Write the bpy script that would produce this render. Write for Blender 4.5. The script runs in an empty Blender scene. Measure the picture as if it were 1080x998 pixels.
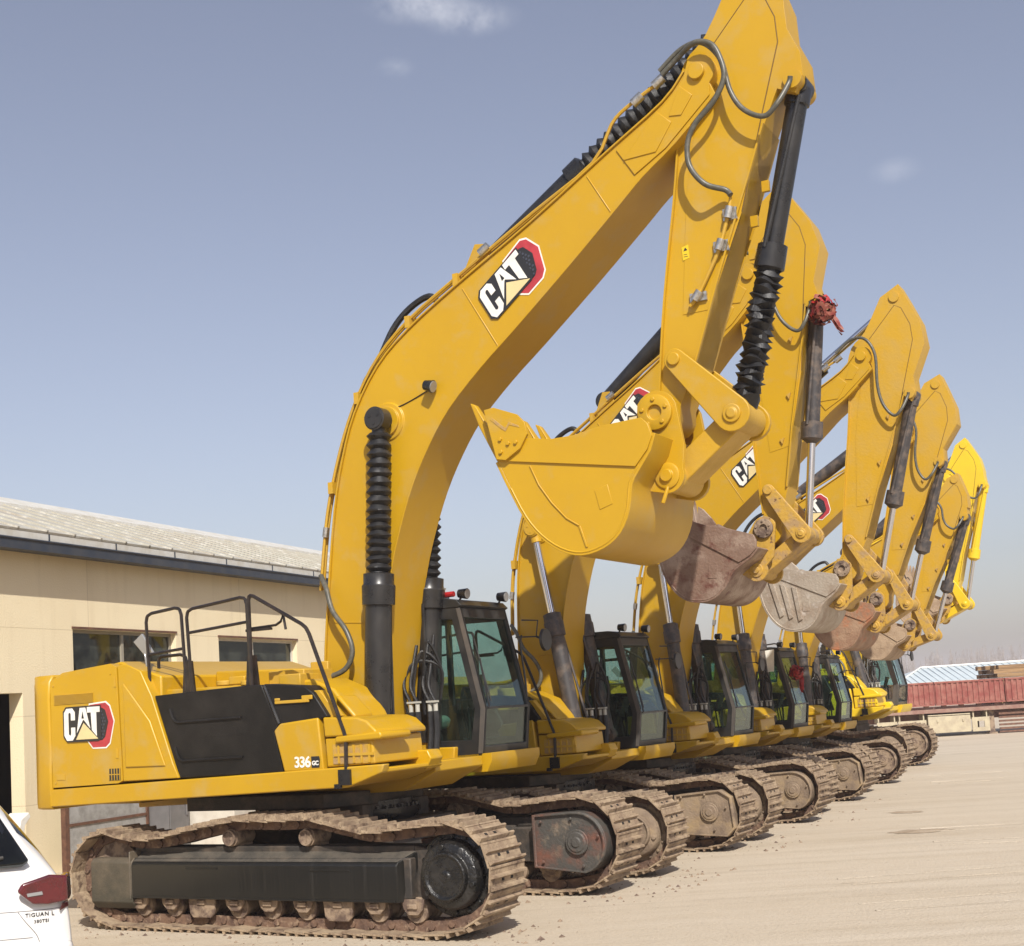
import bpy, math, random
from mathutils import Vector, Matrix
R_ = math.radians
random.seed(7)
scene = bpy.context.scene
col = scene.collection

# ------------------------------------------------------------------ materials
def newmat(name):
    m = bpy.data.materials.new(name); m.use_nodes = True
    nt = m.node_tree; b = nt.nodes['Principled BSDF']
    return m, nt, b
def N(nt, t, **kw):
    n = nt.nodes.new(t)
    for k, v in kw.items():
        if k in n.inputs: n.inputs[k].default_value = v
        else: setattr(n, k, v)
    return n
def c4(c): return (c[0], c[1], c[2], 1)
def mat(name, c, rough=.5, metal=0, c2=None, scale=3, detail=6, lo=.4, hi=.65, bump=0, bscale=40, coat=0, c3=None, s3=20, lo3=.55, hi3=.7, rough2=None, stretch=None, spec=.5):
    """base colour c, blotches of c2 (noise), finer specks of c3, fine bump"""
    m, nt, b = newmat(name)
    b.inputs['Roughness'].default_value = rough; b.inputs['Metallic'].default_value = metal
    b.inputs['Coat Weight'].default_value = coat; b.inputs['Specular IOR Level'].default_value = spec
    b.inputs['Coat Roughness'].default_value = .12
    tc = N(nt, 'ShaderNodeTexCoord'); src = tc.outputs['Object']
    oi = N(nt, 'ShaderNodeObjectInfo')
    mp = N(nt, 'ShaderNodeMapping'); nt.links.new(src, mp.inputs['Vector'])
    if stretch: mp.inputs['Scale'].default_value = stretch
    src = mp.outputs['Vector']
    last = None
    rgb = N(nt, 'ShaderNodeRGB'); rgb.outputs[0].default_value = c4(c); last = rgb.outputs[0]
    def layer(last, cc, sc, l, h):
        n = N(nt, 'ShaderNodeTexNoise', Scale=sc, Detail=detail, Roughness=.62); nt.links.new(src, n.inputs['Vector'])
        r = N(nt, 'ShaderNodeMapRange'); r.inputs['From Min'].default_value = l; r.inputs['From Max'].default_value = h
        nt.links.new(n.outputs['Fac'], r.inputs['Value'])
        mx = N(nt, 'ShaderNodeMix', data_type='RGBA')
        nt.links.new(r.outputs[0], mx.inputs['Factor']); nt.links.new(last, mx.inputs['A']); mx.inputs['B'].default_value = c4(cc)
        return mx.outputs['Result'], r.outputs[0]
    if c2 is not None:
        last, f = layer(last, c2, scale, lo, hi)
        if rough2 is not None:
            rr = N(nt, 'ShaderNodeMapRange'); rr.inputs['To Min'].default_value = rough; rr.inputs['To Max'].default_value = rough2
            nt.links.new(f, rr.inputs['Value']); nt.links.new(rr.outputs[0], b.inputs['Roughness'])
    if c3 is not None: last, f = layer(last, c3, s3, lo3, hi3)
    nt.links.new(last, b.inputs['Base Color'])
    if bump:
        n = N(nt, 'ShaderNodeTexNoise', Scale=bscale, Detail=8); nt.links.new(src, n.inputs['Vector'])
        bp = N(nt, 'ShaderNodeBump', Strength=bump, Distance=.02); nt.links.new(n.outputs['Fac'], bp.inputs['Height'])
        nt.links.new(bp.outputs[0], b.inputs['Normal'])
    return m

Y0 = (.495, .288, .007)
M = {}
M['yellow'] = mat('yellow_paint', Y0, .34, 0, (.44, .25, .007), .8, lo=.35, hi=.7, bump=.08, bscale=5, c3=(.43, .30, .10), s3=3.2, lo3=.52, hi3=.9, rough2=.5)
M['yellow_dusty'] = mat('dusty_yellow_paint', (.50, .290, .014), .42, 0, (.43, .27, .05), 3, lo=.42, hi=.8, bump=.15, bscale=25, c3=(.25, .13, .05), s3=14, lo3=.68, hi3=.76, rough2=.75)
M['yellow_worn'] = mat('worn_yellow_paint', (.46, .275, .04), .55, 0, (.34, .22, .10), 6, lo=.48, hi=.62, bump=.35, bscale=25, c3=(.13, .065, .03), s3=16, lo3=.6, hi3=.68, rough2=.8)
M['yellow_bright'] = mat('lemon_yellow_paint', (.72, .50, .015), .35, 0, (.64, .42, .02), 1.5, lo=.35, hi=.75, bump=.05, bscale=3)
M['black_gloss'] = mat('gloss_black_paint', (.013, .013, .014), .25, 0, (.03, .028, .026), 3, lo=.4, hi=.7, rough2=.42, bump=.05, bscale=6)
M['black_cab'] = mat('cab_black_paint', (.018, .019, .02), .38, 0, (.05, .045, .04), 4, lo=.5, hi=.8, rough2=.6)
M['grey_cab'] = mat('cab_grey_paint', (.07, .065, .06), .5, 0, (.12, .10, .085), 4, lo=.4, hi=.7)
M['plastic'] = mat('black_plastic', (.007, .0065, .006), .5, 0, (.024, .021, .019), 2.5, lo=.45, hi=.8, spec=.3, bump=.15, bscale=120)
M['rubber'] = mat('rubber', (.010, .010, .011), .5, 0, (.03, .028, .026), 9, lo=.5, hi=.75, bump=.2, bscale=60)
M['hose'] = mat('hose_grey', (.075, .072, .055), .4, 0, (.12, .11, .085), 20, lo=.45, hi=.65)
M['chrome'] = mat('chrome_rod', (.72, .72, .74), .14, 1)
M['silver'] = mat('zinc_fitting', (.62, .6, .56), .34, .9, (.4, .38, .34), 30)
M['cylgrey'] = mat('worn_cylinder_paint', (.045, .04, .04), .45, 0, (.12, .09, .07), 8, lo=.45, hi=.65, rough2=.7)
M['rail'] = mat('dark_brown_rail', (.012, .009, .008), .35, 0, (.03, .02, .016), 12)
M['guard'] = mat('track_guard_black', (.009, .009, .008), .33, 0, (.018, .016, .013), 1.5, lo=.5, hi=.8, rough2=.6, bump=.08, bscale=12, c3=(.17, .15, .12), s3=2.4, lo3=.70, hi3=.78, stretch=(55, 1, .35))
M['guard_dusty'] = mat('dusty_dark_guard', (.05, .045, .032), .6, 0, (.12, .095, .065), 2.2, lo=.4, hi=.65, bump=.3, bscale=30)
M['guard_top'] = mat('dusty_guard_top', (.055, .050, .042), .65, 0, (.13, .11, .085), 4, lo=.4, hi=.75, bump=.4, bscale=50)
M['shoe'] = mat('dusty_track_steel', (.36, .27, .175), .8, 0, (.21, .145, .095), 5, lo=.38, hi=.62, bump=.6, bscale=30, c3=(.11, .07, .045), s3=9, lo3=.54, hi3=.66)
M['link'] = mat('rusty_track_link', (.19, .115, .075), .75, .15, (.10, .06, .045), 9, lo=.4, hi=.65, bump=.6, bscale=25, c3=(.34, .24, .16), s3=13, lo3=.55, hi3=.7)
M['roller'] = mat('dusty_roller', (.30, .22, .15), .75, .1, (.12, .08, .06), 7, lo=.45, hi=.6, bump=.5, bscale=25)
M['rustguard'] = mat('rust_stained_guard', (.075, .07, .062), .55, .1, (.17, .072, .048), 2.2, lo=.48, hi=.62, bump=.4, bscale=40, c3=(.26, .2, .14), s3=5, lo3=.55, hi3=.75)
M['tanguard'] = mat('dusty_tan_guard', (.27, .20, .135), .78, 0, (.16, .115, .08), 3.5, lo=.4, hi=.65, bump=.4, bscale=35, c3=(.31, .22, .12), s3=4, lo3=.5, hi3=.7)
M['frame'] = mat('under_frame', (.03, .027, .024), .6, 0, (.10, .075, .055), 4, lo=.45, hi=.7, bump=.3)
M['motor'] = mat('oily_black_motor', (.010, .010, .010), .22, 0, (.03, .027, .024), 9, lo=.45, hi=.7, rough2=.55, bump=.5, bscale=35)
M['bucket_rust'] = mat('rusty_brown_bucket', (.20, .125, .09), .6, .15, (.33, .245, .19), 2.2, lo=.45, hi=.62, bump=.4, bscale=30, c3=(.13, .05, .035), s3=5, lo3=.55, hi3=.68, rough2=.45)
M['bucket_grey'] = mat('scraped_grey_bucket', (.42, .36, .29), .5, .35, (.28, .2, .14), 3, lo=.45, hi=.66, bump=.35, bscale=30, c3=(.55, .5, .44), s3=6, lo3=.55, hi3=.7)
M['bucket_orange'] = mat('orange_rust_bucket', (.27, .155, .095), .65, .15, (.36, .235, .15), 3, lo=.42, hi=.62, bump=.4, bscale=30, c3=(.38, .15, .07), s3=2.6, lo3=.52, hi3=.62)
M['bucket_tan'] = mat('tan_dusty_bucket', (.40, .29, .19), .7, .1, (.28, .19, .12), 4, lo=.42, hi=.65, bump=.4, bscale=30)
M['bucket_in'] = mat('worn_bucket_inside', (.16, .09, .07), .5, .4, (.28, .20, .16), 3, bump=.3)
M['white'] = mat('white_enamel', (.80, .78, .72), .45, 0, (.68, .66, .60), 8)
M['gold'] = mat('pale_gold_decal', (.62, .50, .26), .45, 0, (.72, .58, .28), 3)
M['decal_black'] = mat('decal_black', (.02, .02, .022), .4)
M['decal_red'] = mat('decal_red', (.46, .045, .055), .4, 0, (.33, .03, .04), 6)
M['decal_blue'] = mat('decal_slate', (.05, .055, .075), .4)
M['seat'] = mat('seat_cover', (.20, .28, .22), .7, 0, (.13, .18, .15), 8)
M['red_cloth'] = mat('red_silk', (.36, .012, .014), .45, 0, (.25, .012, .012), 12)
M['red_dull'] = mat('faded_rosette', (.20, .03, .025), .6, 0, (.30, .11, .07), 14)
M['amber'] = mat('grey_lens', (.3, .3, .3), .15, .3)
M['offwhite_fit'] = mat('dull_white_fitting', (.42,.41,.36), .5)
M['gap_shadow'] = mat('plate_gap_shadow', (.13,.07,.012), .7)  # dark colour painted for the shadowed gap round the stick's plate
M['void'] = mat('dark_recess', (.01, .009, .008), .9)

def glass(name, tint, mixf, rough=.02):
    m, nt, b = newmat(name); nt.nodes.remove(b)
    out = nt.nodes['Material Output']
    tr = N(nt, 'ShaderNodeBsdfTransparent'); tr.inputs[0].default_value = c4(tint)
    gl = N(nt, 'ShaderNodeBsdfGlossy', Roughness=rough); gl.inputs['Color'].default_value = (.9, .95, .95, 1)
    df = N(nt, 'ShaderNodeBsdfDiffuse'); df.inputs[0].default_value = (.22, .24, .2, 1)
    fr = N(nt, 'ShaderNodeFresnel', IOR=1.5); ge = N(nt, 'ShaderNodeNewGeometry'); ma = N(nt, 'ShaderNodeMath', operation='MULTIPLY_ADD'); nt.links.new(ge.outputs['Backfacing'], ma.inputs[0]); ma.inputs[1].default_value = .6667-1.5; ma.inputs[2].default_value = 1.5; nt.links.new(ma.outputs[0], fr.inputs['IOR'])
    mx = N(nt, 'ShaderNodeMixShader'); nt.links.new(fr.outputs[0], mx.inputs[0]); nt.links.new(tr.outputs[0], mx.inputs[1]); nt.links.new(gl.outputs[0], mx.inputs[2])
    tc = N(nt, 'ShaderNodeTexCoord'); no = N(nt, 'ShaderNodeTexNoise', Scale=3, Detail=6); nt.links.new(tc.outputs['Object'], no.inputs['Vector'])
    rg = N(nt, 'ShaderNodeMapRange'); rg.inputs['From Min'].default_value = .35; rg.inputs['From Max'].default_value = .8; rg.inputs['To Max'].default_value = mixf
    nt.links.new(no.outputs['Fac'], rg.inputs['Value'])
    m2 = N(nt, 'ShaderNodeMixShader'); nt.links.new(rg.outputs[0], m2.inputs[0]); nt.links.new(mx.outputs[0], m2.inputs[1]); nt.links.new(df.outputs[0], m2.inputs[2])
    nt.links.new(m2.outputs[0], out.inputs['Surface'])
    return m
M['glass'] = glass('green_tinted_glass', (.74, .86, .83), .06)
M['house_glass'] = glass('dusty_window_glass', (.30, .29, .26), .35)
M['car_glass'] = glass('dark_car_glass', (.10, .10, .13), .05)

# ------------------------------------------------------------------ mesh builder
def V(*a): return Vector(a)
class MB:
    def __init__(s): s.v = []; s.f = []; s.m = []; s.cur = 0
    def mat(s, i): s.cur = i; return s
    def add(s, vs, fs):
        o = len(s.v); s.v += [tuple(v) for v in vs]
        for f in fs: s.f.append(tuple(i + o for i in f)); s.m.append(s.cur)
        return s
    def box(s, a, b):
        x0, y0, z0 = a; x1, y1, z1 = b
        if x0 > x1: x0, x1 = x1, x0
        if y0 > y1: y0, y1 = y1, y0
        if z0 > z1: z0, z1 = z1, z0
        return s.add([(x0,y0,z0),(x1,y0,z0),(x1,y1,z0),(x0,y1,z0),(x0,y0,z1),(x1,y0,z1),(x1,y1,z1),(x0,y1,z1)],
                     [(0,3,2,1),(4,5,6,7),(0,1,5,4),(1,2,6,5),(2,3,7,6),(3,0,4,7)])
    def prism(s, pts, y0, y1, ax='y'):
        """polygon in XZ (ax y), XY (ax z) or YZ (ax x), extruded"""
        area = sum(pts[i][0]*pts[(i+1)%len(pts)][1]-pts[(i+1)%len(pts)][0]*pts[i][1] for i in range(len(pts)))
        if area < 0: pts = pts[::-1]
        if y0 > y1: y0, y1 = y1, y0
        n = len(pts)
        mk = {'y': lambda p, t: (p[0], t, p[1]), 'z': lambda p, t: (p[0], p[1], t), 'x': lambda p, t: (t, p[0], p[1])}[ax]
        vs = [mk(p, y0) for p in pts] + [mk(p, y1) for p in pts]
        fs = [tuple(range(n)), tuple(range(2*n-1, n-1, -1))] + [(i, i+n, (i+1)%n+n, (i+1)%n) for i in range(n)]
        if ax != 'y': fs = [f[::-1] for f in fs]
        return s.add(vs, fs)
    def ribbon(s, pts, t, y0, y1):
        """strip of thickness t following an open XZ polyline, offset to the left of travel"""
        n = len(pts); off = []
        for i in range(n):
            a = pts[max(i-1,0)]; b = pts[min(i+1,n-1)]
            dx, dz = b[0]-a[0], b[1]-a[1]; l = math.hypot(dx,dz) or 1
            off.append((pts[i][0]-dz/l*t, pts[i][1]+dx/l*t))
        vs = []
        for i in range(n): vs += [(pts[i][0],y0,pts[i][1]),(pts[i][0],y1,pts[i][1]),(off[i][0],y1,off[i][1]),(off[i][0],y0,off[i][1])]
        fs = []
        for i in range(n-1):
            a=4*i; b=a+4
            for k in range(4): fs.append((a+k, b+k, b+(k+1)%4, a+(k+1)%4))
        fs += [(3,2,1,0),(4*n-4,4*n-3,4*n-2,4*n-1)]
        return s.add(vs, fs)
    def rev(s, p0, p1, prof, n=20, jit=0, cap=True):
        """profile [(t along p0->p1 in metres, radius)] revolved"""
        p0 = Vector(p0); p1 = Vector(p1); d = (p1-p0).normalized()
        u = d.cross(Vector((0,0,1)));
        if u.length < .01: u = d.cross(Vector((0,1,0)))
        u.normalize(); w = d.cross(u)
        vs = []
        for t, r in prof:
            ph = random.random()*6 if jit else 0
            for k in range(n):
                a = 2*math.pi*k/n; rr = r*(1+ (jit*math.sin(a*3+ph)+jit*.7*(random.random()-.5) if jit else 0))
                tt = t + (jit*.12*math.sin(a*2+ph) if jit else 0)
                vs.append(p0+d*tt+u*(math.cos(a)*rr)+w*(math.sin(a)*rr))
        fs = []
        for i in range(len(prof)-1):
            for k in range(n): fs.append((i*n+k, i*n+(k+1)%n, (i+1)*n+(k+1)%n, (i+1)*n+k))
        if cap: fs += [tuple(range(n-1,-1,-1)), tuple(range((len(prof)-1)*n, len(prof)*n))]
        return s.add(vs, fs)
    def cyl(s, p0, p1, r, r2=None, n=20):
        L = (Vector(p1)-Vector(p0)).length
        return s.rev(p0, p1, [(0,r),(L,r if r2 is None else r2)], n)
    def pin(s, x, z, y0, y1, r, n=20): return s.cyl((x,y0,z),(x,y1,z),r,n=n)
    def tube(s, pts, r, n=8, closed=False):
        pts = [Vector(p) for p in pts]; m = len(pts)
        up = None; vs = []
        for i in range(m):
            a = pts[max(i-1,0)]; b = pts[min(i+1,m-1)]; d = (b-a).normalized()
            if up is None:
                up = d.cross(Vector((0,0,1)));
                if up.length < .05: up = d.cross(Vector((0,1,0)))
            up = (up - d*up.dot(d)).normalized(); w = d.cross(up)
            for k in range(n):
                q = 2*math.pi*k/n; vs.append(pts[i]+up*(math.cos(q)*r)+w*(math.sin(q)*r))
        fs = [(i*n+k, i*n+(k+1)%n, (i+1)*n+(k+1)%n, (i+1)*n+k) for i in range(m-1) for k in range(n)]
        fs += [tuple(range(n-1,-1,-1)), tuple(range((m-1)*n, m*n))]
        return s.add(vs, fs)
    def ring(s, outer, inner, th):
        """frame between two 3D loops, thickness vector th"""
        n = len(outer); th = Vector(th)
        vs = [Vector(p) for p in outer]+[Vector(p) for p in inner]; vs += [p+th for p in vs]
        fs = []
        for i in range(n):
            j = (i+1)%n
            fs += [(i,j,n+j,n+i),(2*n+i,3*n+i,3*n+j,2*n+j),(i,2*n+i,2*n+j,j),(n+i,n+j,3*n+j,3*n+i)]
        return s.add(vs, fs)
    def slab(s, loop, th):
        n = len(loop); th = Vector(th)
        vs = [Vector(p) for p in loop]; vs += [p+th for p in vs]
        return s.add(vs, [tuple(range(n)), tuple(range(2*n-1,n-1,-1))]+[(i,i+n,(i+1)%n+n,(i+1)%n) for i in range(n)])
    def xform(s, Mx): s.v = [tuple(Mx @ Vector(v)) for v in s.v]; return s
    def build(s, name, mats, parent=None, bevel=0, key=None, angle=38, smooth=True, segs=2):
        if key is not None and key in CACHE: me = CACHE[key]
        else:
            me = bpy.data.meshes.new(name); me.from_pydata(s.v, [], s.f)
            for m in (mats if isinstance(mats, (list, tuple)) else [mats]): me.materials.append(m)
            me.polygons.foreach_set('material_index', s.m)
            import bmesh
            bm = bmesh.new(); bm.from_mesh(me); bmesh.ops.recalc_face_normals(bm, faces=bm.faces); bm.to_mesh(me); bm.free()
            if smooth:
                me.polygons.foreach_set('use_smooth', [True]*len(me.polygons)); me.set_sharp_from_angle(angle=R_(angle))
            me.update()
            if key is not None: CACHE[key] = me
        o = bpy.data.objects.new(name, me); col.objects.link(o)
        if parent is not None: o.parent = parent
        if bevel:
            b = o.modifiers.new('edge_bevel', 'BEVEL'); b.width = bevel; b.segments = segs; b.limit_method = 'ANGLE'; b.angle_limit = R_(32); b.harden_normals = False
        return o
CACHE = {}
def cr(pts, k=6):
    """Catmull-Rom resample"""
    P = [Vector(p) for p in pts]; out = []
    for i in range(len(P)-1):
        a = P[max(i-1,0)]; b = P[i]; c = P[i+1]; d = P[min(i+2,len(P)-1)]
        for j in range(k):
            t = j/k
            out.append(.5*((2*b)+(c-a)*t+(2*a-5*b+4*c-d)*t*t+(3*b-a-3*c+d)*t**3))
    out.append(P[-1]); return out
def cr2(pts, k=4): return [(p[0], p[1]) for p in cr([(a,b,0) for a,b in pts], k)]
def arc(cx, cz, r, a0, a1, n=10): return [(cx+r*math.cos(R_(a0+(a1-a0)*i/n)), cz+r*math.sin(R_(a0+(a1-a0)*i/n))) for i in range(n+1)]
def hull2(c1, r1, c2, r2, n=10):
    """stadium outline round two pins"""
    a = math.degrees(math.atan2(c2[1]-c1[1], c2[0]-c1[0]))
    return arc(c1[0],c1[1],r1,a+90,a+270,n)+arc(c2[0],c2[1],r2,a-90,a+90,n)
def sim(A1, B1, A2, B2):
    a1, b1, a2, b2 = (complex(*p) for p in (A1,B1,A2,B2)); k = (b2-a2)/(b1-a1)
    def f(p):
        w = a2+(complex(p[0],p[1])-a1)*k; return (w.real, w.imag)
    f.k = abs(k); return f
def tag(o, label=None, cat=None, group=None, kind=None):
    if label: o['label'] = label
    if cat: o['category'] = cat
    if group: o['group'] = group
    if kind: o['kind'] = kind
    return o
def empty(name, loc, rz=0, s=1):
    o = bpy.data.objects.new(name, None); col.objects.link(o); o.location = loc; o.rotation_euler = (0,0,rz); o.scale = (s,s,s)
    o.empty_display_size = .3; return o

def text_mesh(name, body, size, m, parent, mx, bold=.0, ext=.0015, space=1.0):
    cu = bpy.data.curves.new(name, 'FONT'); cu.body = body; cu.size = size; cu.offset = bold; cu.extrude = ext; cu.space_character = space
    ob = bpy.data.objects.new(name, cu); col.objects.link(ob)
    dg = bpy.context.evaluated_depsgraph_get(); me = bpy.data.meshes.new_from_object(ob.evaluated_get(dg))
    bpy.data.objects.remove(ob); me.transform(mx); me.materials.clear(); me.materials.append(m)
    o = bpy.data.objects.new(name, me); col.objects.link(o); o.parent = parent; return o

# ------------------------------------------------------------------ maker's emblem (letters on black, gold triangle, red hexagon)
def emblem(parent, org, ud, vd, w, h, nrm):
    org = Vector(org); ud = Vector(ud).normalized()*w/1.12; vd = Vector(vd).normalized()*h; nrm = Vector(nrm).normalized()
    mb = MB()
    def poly(pts, lay, mi):
        mb.mat(mi); mb.slab([org+ud*p[0]+vd*p[1]+nrm*(.002+lay*.0025) for p in pts], nrm*.0022)
    hexo = [(.80,1.06),(1.30,1.10),(1.42,.98),(1.54,.52),(1.40,-.12),(1.28,-.24),(.88,-.24),(.70,.02)]
    def grow(p, c, g): return [(c[0]+(x-c[0])*g, c[1]+(y-c[1])*g) for x,y in p]
    poly(grow(hexo,(1.1,.42),1.07), 0, 4)
    poly(hexo, 1, 2)
    poly([(.9,.98),(1.20,.95),(1.29,.88),(1.38,.52),(1.27,.06),(1.18,-.03),(.9,-.02)], 2, 1)
    for i in range(6):
        for j in range(9):
            x = .95+i*.075+(j%2)*.037; y = .04+j*.10
            if x < 1.33-abs(y-.52)*.28 and x > 1.0:
                poly([(x+.027*math.cos(R_(60*k)), y+.036*math.sin(R_(60*k))) for k in range(6)], 3, 5)
    poly([(-.04,.12),(-.04,.90),(.05,1.04),(1.17,1.04),(1.17,.02),(1.08,-.05),(.08,-.05)], 4, 1)
    for P in ([(.0,.16),(.0,.86),(.08,.99),(.17,.99),(.17,.86),(.14,.82),(.14,.2),(.17,.16),(.17,.0),(.08,.0)],
              [(.17,.99),(.27,.99),(.35,.87),(.35,.62),(.22,.62),(.22,.82),(.20,.86),(.17,.86)],
              [(.17,.0),(.26,.0),(.35,.14),(.35,.40),(.22,.40),(.22,.20),(.20,.16),(.17,.16)],
              [(.40,.22),(.51,.99),(.69,.99),(.83,.34),(.63,.62),(.60,.60)],
              [(.74,1.0),(1.14,1.0),(1.14,.83),(.74,.83)], [(.86,.83),(1.03,.83),(1.03,.10),(.88,.29)]):
        poly(P, 5, 0)
    poly([(.565,.66),(.60,.88),(.64,.66)], 6, 1)
    poly([(.37,.02),(.62,.52),(1.07,.02)], 5, 3)
    return mb.build('emblem', [M['white'], M['decal_black'], M['decal_red'], M['gold'], M['white'], M['decal_blue']], parent, smooth=False)

# ------------------------------------------------------------------ crawler tracks
RX, RZ, FX, FZ = -2.02, .52, 2.02, .55
def belt_path():
    # outer (ground side) line of the shoe plates, XZ loop: bottom forward, round the sprocket, top backward, round the idler
    P = [(-1.9,.035),(1.75,.035)]
    P += arc(FX, FZ, .475, -78, 80, 14)
    P += [(1.72,.985),(1.42,.945),(1.17,.94),(.86,1.0),(.56,1.065),(.1,1.055),(-.33,1.065),(-.84,.99),(-1.27,.90),(-1.56,.885),(-1.8,.915)]
    P += arc(RX, RZ, .445, 92, 262, 14)
    return P
def resample(P, step):
    P = P+[P[0]]; L = [0]
    for i in range(len(P)-1): L.append(L[-1]+math.dist(P[i],P[i+1]))
    n = round(L[-1]/step); out = []; j = 0
    for i in range(n):
        t = L[-1]*i/n
        while L[j+1] < t: j += 1
        k = (t-L[j])/(L[j+1]-L[j]); out.append((P[j][0]+(P[j+1][0]-P[j][0])*k, P[j][1]+(P[j+1][1]-P[j][1])*k))
    return out
def build_track(side, root, hubmat, innermat, clean, boxy):
    yc = 1.30*side; hw = .30
    out = side   # +1: outboard is +y
    mb = MB(); rnd = random.Random(3)
    pts = resample(belt_path(), .2155); n = len(pts)
    for i in range(n):
        a = Vector((pts[i][0],0,pts[i][1])); b = Vector((pts[(i+1)%n][0],0,pts[(i+1)%n][1]))
        d = (b-a); L = d.length; d.normalize(); nrm = Vector((d.z,0,-d.x))    # outward
        c = (a+b)/2 + nrm*rnd.uniform(-.004,.004)
        def bar(u0,u1,y0,y1,h0,h1):
            vs = []
            for h in (h0,h1):
                for (u,y) in ((u0,y0),(u1,y0),(u1,y1),(u0,y1)): vs.append(c+d*u+nrm*h+Vector((0,y,0)))
            mb.add(vs, [(0,3,2,1),(4,5,6,7),(0,1,5,4),(1,2,6,5),(2,3,7,6),(3,0,4,7)])
        y0, y1 = yc-hw, yc+hw
        mb.mat(0)
        # plate: cropped corners, with two bolts holes suggested as dark lozenges
        tw = rnd.uniform(.004,.014); y0 += rnd.uniform(-.004,.004)
        vs = []
        for h in (-.012,.004):
            for (u,y) in ((-L*.50,y0),(L*.53,y0),(L*.53,y1),(-L*.50,y1)): vs.append(c+d*u+nrm*(h+u/L*tw*1.6)+Vector((0,y,0)))
        mb.add(vs, [(0,3,2,1),(4,5,6,7),(0,1,5,4),(1,2,6,5),(2,3,7,6),(3,0,4,7)])
        def gro(u, w0, w1, h):
            vs = []
            for y in (y0+.004, y1-.004):
                vs += [c+d*(u-w0)+nrm*.0035+Vector((0,y,0)), c+d*(u+w0)+nrm*.0035+Vector((0,y,0)), c+d*(u+w1)+nrm*h+Vector((0,y,0)), c+d*(u-w1)+nrm*h+Vector((0,y,0))]
            mb.add(vs, [(0,1,2,3),(7,6,5,4),(0,4,5,1),(1,5,6,2),(2,6,7,3),(3,7,4,0)])
        gro(-L*.36, .019, .009, .044); gro(L*.12, .018, .009, .040); gro(L*.47, .014, .008, .018)
        mb.mat(2)
        for yy in (-.10, .055):
            bar(-L*.13, L*-.02, yc+yy, yc+yy+.04, .003, .0065)
        mb.mat(1)
        for yy in (-.115,.075):
            bar(-L*.46, L*.46, yc+yy, yc+yy+.045, -.105, -.012)
        mb.cyl(c-d*L*.5+nrm*-.062+Vector((0,yc-.135,0)), c-d*L*.5+nrm*-.062+Vector((0,yc+.135,0)), .034, n=8)
        for yy in (-.10,.085):
            for uu in (-.2,.15): mb.cyl(c+d*L*uu+nrm*-.03+Vector((0,yc+yy,0)), c+d*L*uu+nrm*-.005+Vector((0,yc+yy,0)), .02, n=6)
    tr = mb.build('crawler_track', [M['shoe'], M['link'], M['void']], root, key=('belt', side))
    k = ('trk', side)
    # frame between the rows
    o = out
    fr = MB(); fr.box((-1.75,yc-.20,.34),(1.62,yc+.20,.70)); fr.box((-1.75,yc-.10,.70),(1.6,yc+.10,.80))
    fr.box((-2.25,yc-.14,.42),(-1.7,yc+.14,.62)); fr.prism([(1.6,.3),(2.1,.40),(2.1,.70),(1.6,.80)], yc-.1, yc+.1)
    frm = fr.build('track_frame', M['frame'], root, bevel=.012, key=k+('f',))
    w = MB(); w.cyl((FX,yc-.05,FZ),(FX,yc+.05,FZ),.33,n=32)
    for i in range(21):
        a = 2*math.pi*i/21; cx_, cz_ = FX+.35*math.cos(a), FZ+.35*math.sin(a)
        w.prism([(cx_-.04*math.sin(a)-.05*math.cos(a), cz_+.04*math.cos(a)-.05*math.sin(a)),(cx_+.02*math.cos(a)-.018*math.sin(a)+.02*math.cos(a), cz_+.04*math.sin(a)+.018*math.cos(a)),
                 (cx_+.02*math.cos(a)+.018*math.sin(a)+.02*math.cos(a), cz_+.04*math.sin(a)-.018*math.cos(a)),(cx_+.04*math.sin(a)-.05*math.cos(a), cz_-.04*math.cos(a)-.05*math.sin(a))], yc-.035, yc+.035)
    w.build('drive_sprocket', M['link'], frm, key=k+('s',))
    # final drive: outboard
    h = MB(); y_in = yc+o*.04
    h.rev((FX,y_in,FZ),(FX,yc+o*1,FZ),[(0,.37),(.05,.375),(.06,.345),(.07,.31),(.15,.30),(.18,.28),(.195,.245),(.20,.215),(.25,.21),(.26,.20),(.255,.185),(.24,.175),(.24,.05),(.25,.045),(.25,0.001)],n=40)
    for i in range(16):
        a = 2*math.pi*i/16; h.cyl((FX+.335*math.cos(a), y_in+o*.05, FZ+.335*math.sin(a)),(FX+.335*math.cos(a), y_in+o*.085, FZ+.335*math.sin(a)),.018,n=6)
    for a in (100, -15, 215):
        a = R_(a); h.cyl((FX+.255*math.cos(a), y_in+o*.15, FZ+.255*math.sin(a)),(FX+.255*math.cos(a), y_in+o*.215, FZ+.255*math.sin(a)),.026,n=12)
    h.build('final_drive', hubmat, frm, bevel=.006)
    # inboard motor guard
    g = MB(); yi = yc-o*.10; ye = yc-o*.36
    if boxy: shape = [(1.55,.80),(2.22,.86),(2.38,.76),(2.42,.34),(2.3,.22),(1.55,.26)]
    else: shape = [(1.55,.84),(2.0,.865)]+arc(2.06,.55,.315,85,-75,12)+[(1.55,.30)]
    g.prism(shape, yi, ye-o*-.02)
    g.ring([(x,ye,z) for x,z in shape],[(2.0+(x-2.0)*.93,ye,.55+(z-.55)*.93) for x,z in shape],(0,-o*.016,0))
    g.rev((2.06,ye,.56),(2.06,ye-o,.56),[(0,.13),(.022,.13),(.022,.10),(.035,.10),(.035,.05),(.05,.05)],n=24)
    for (bx,bz) in ((1.65,.77),(2.0,.80),(2.30,.62),(1.66,.36),(2.12,.32)): g.cyl((bx,ye,bz),(bx,ye-o*.022,bz),.018,n=6)
    g.build('motor_guard', innermat, frm, bevel=.008)
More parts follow.
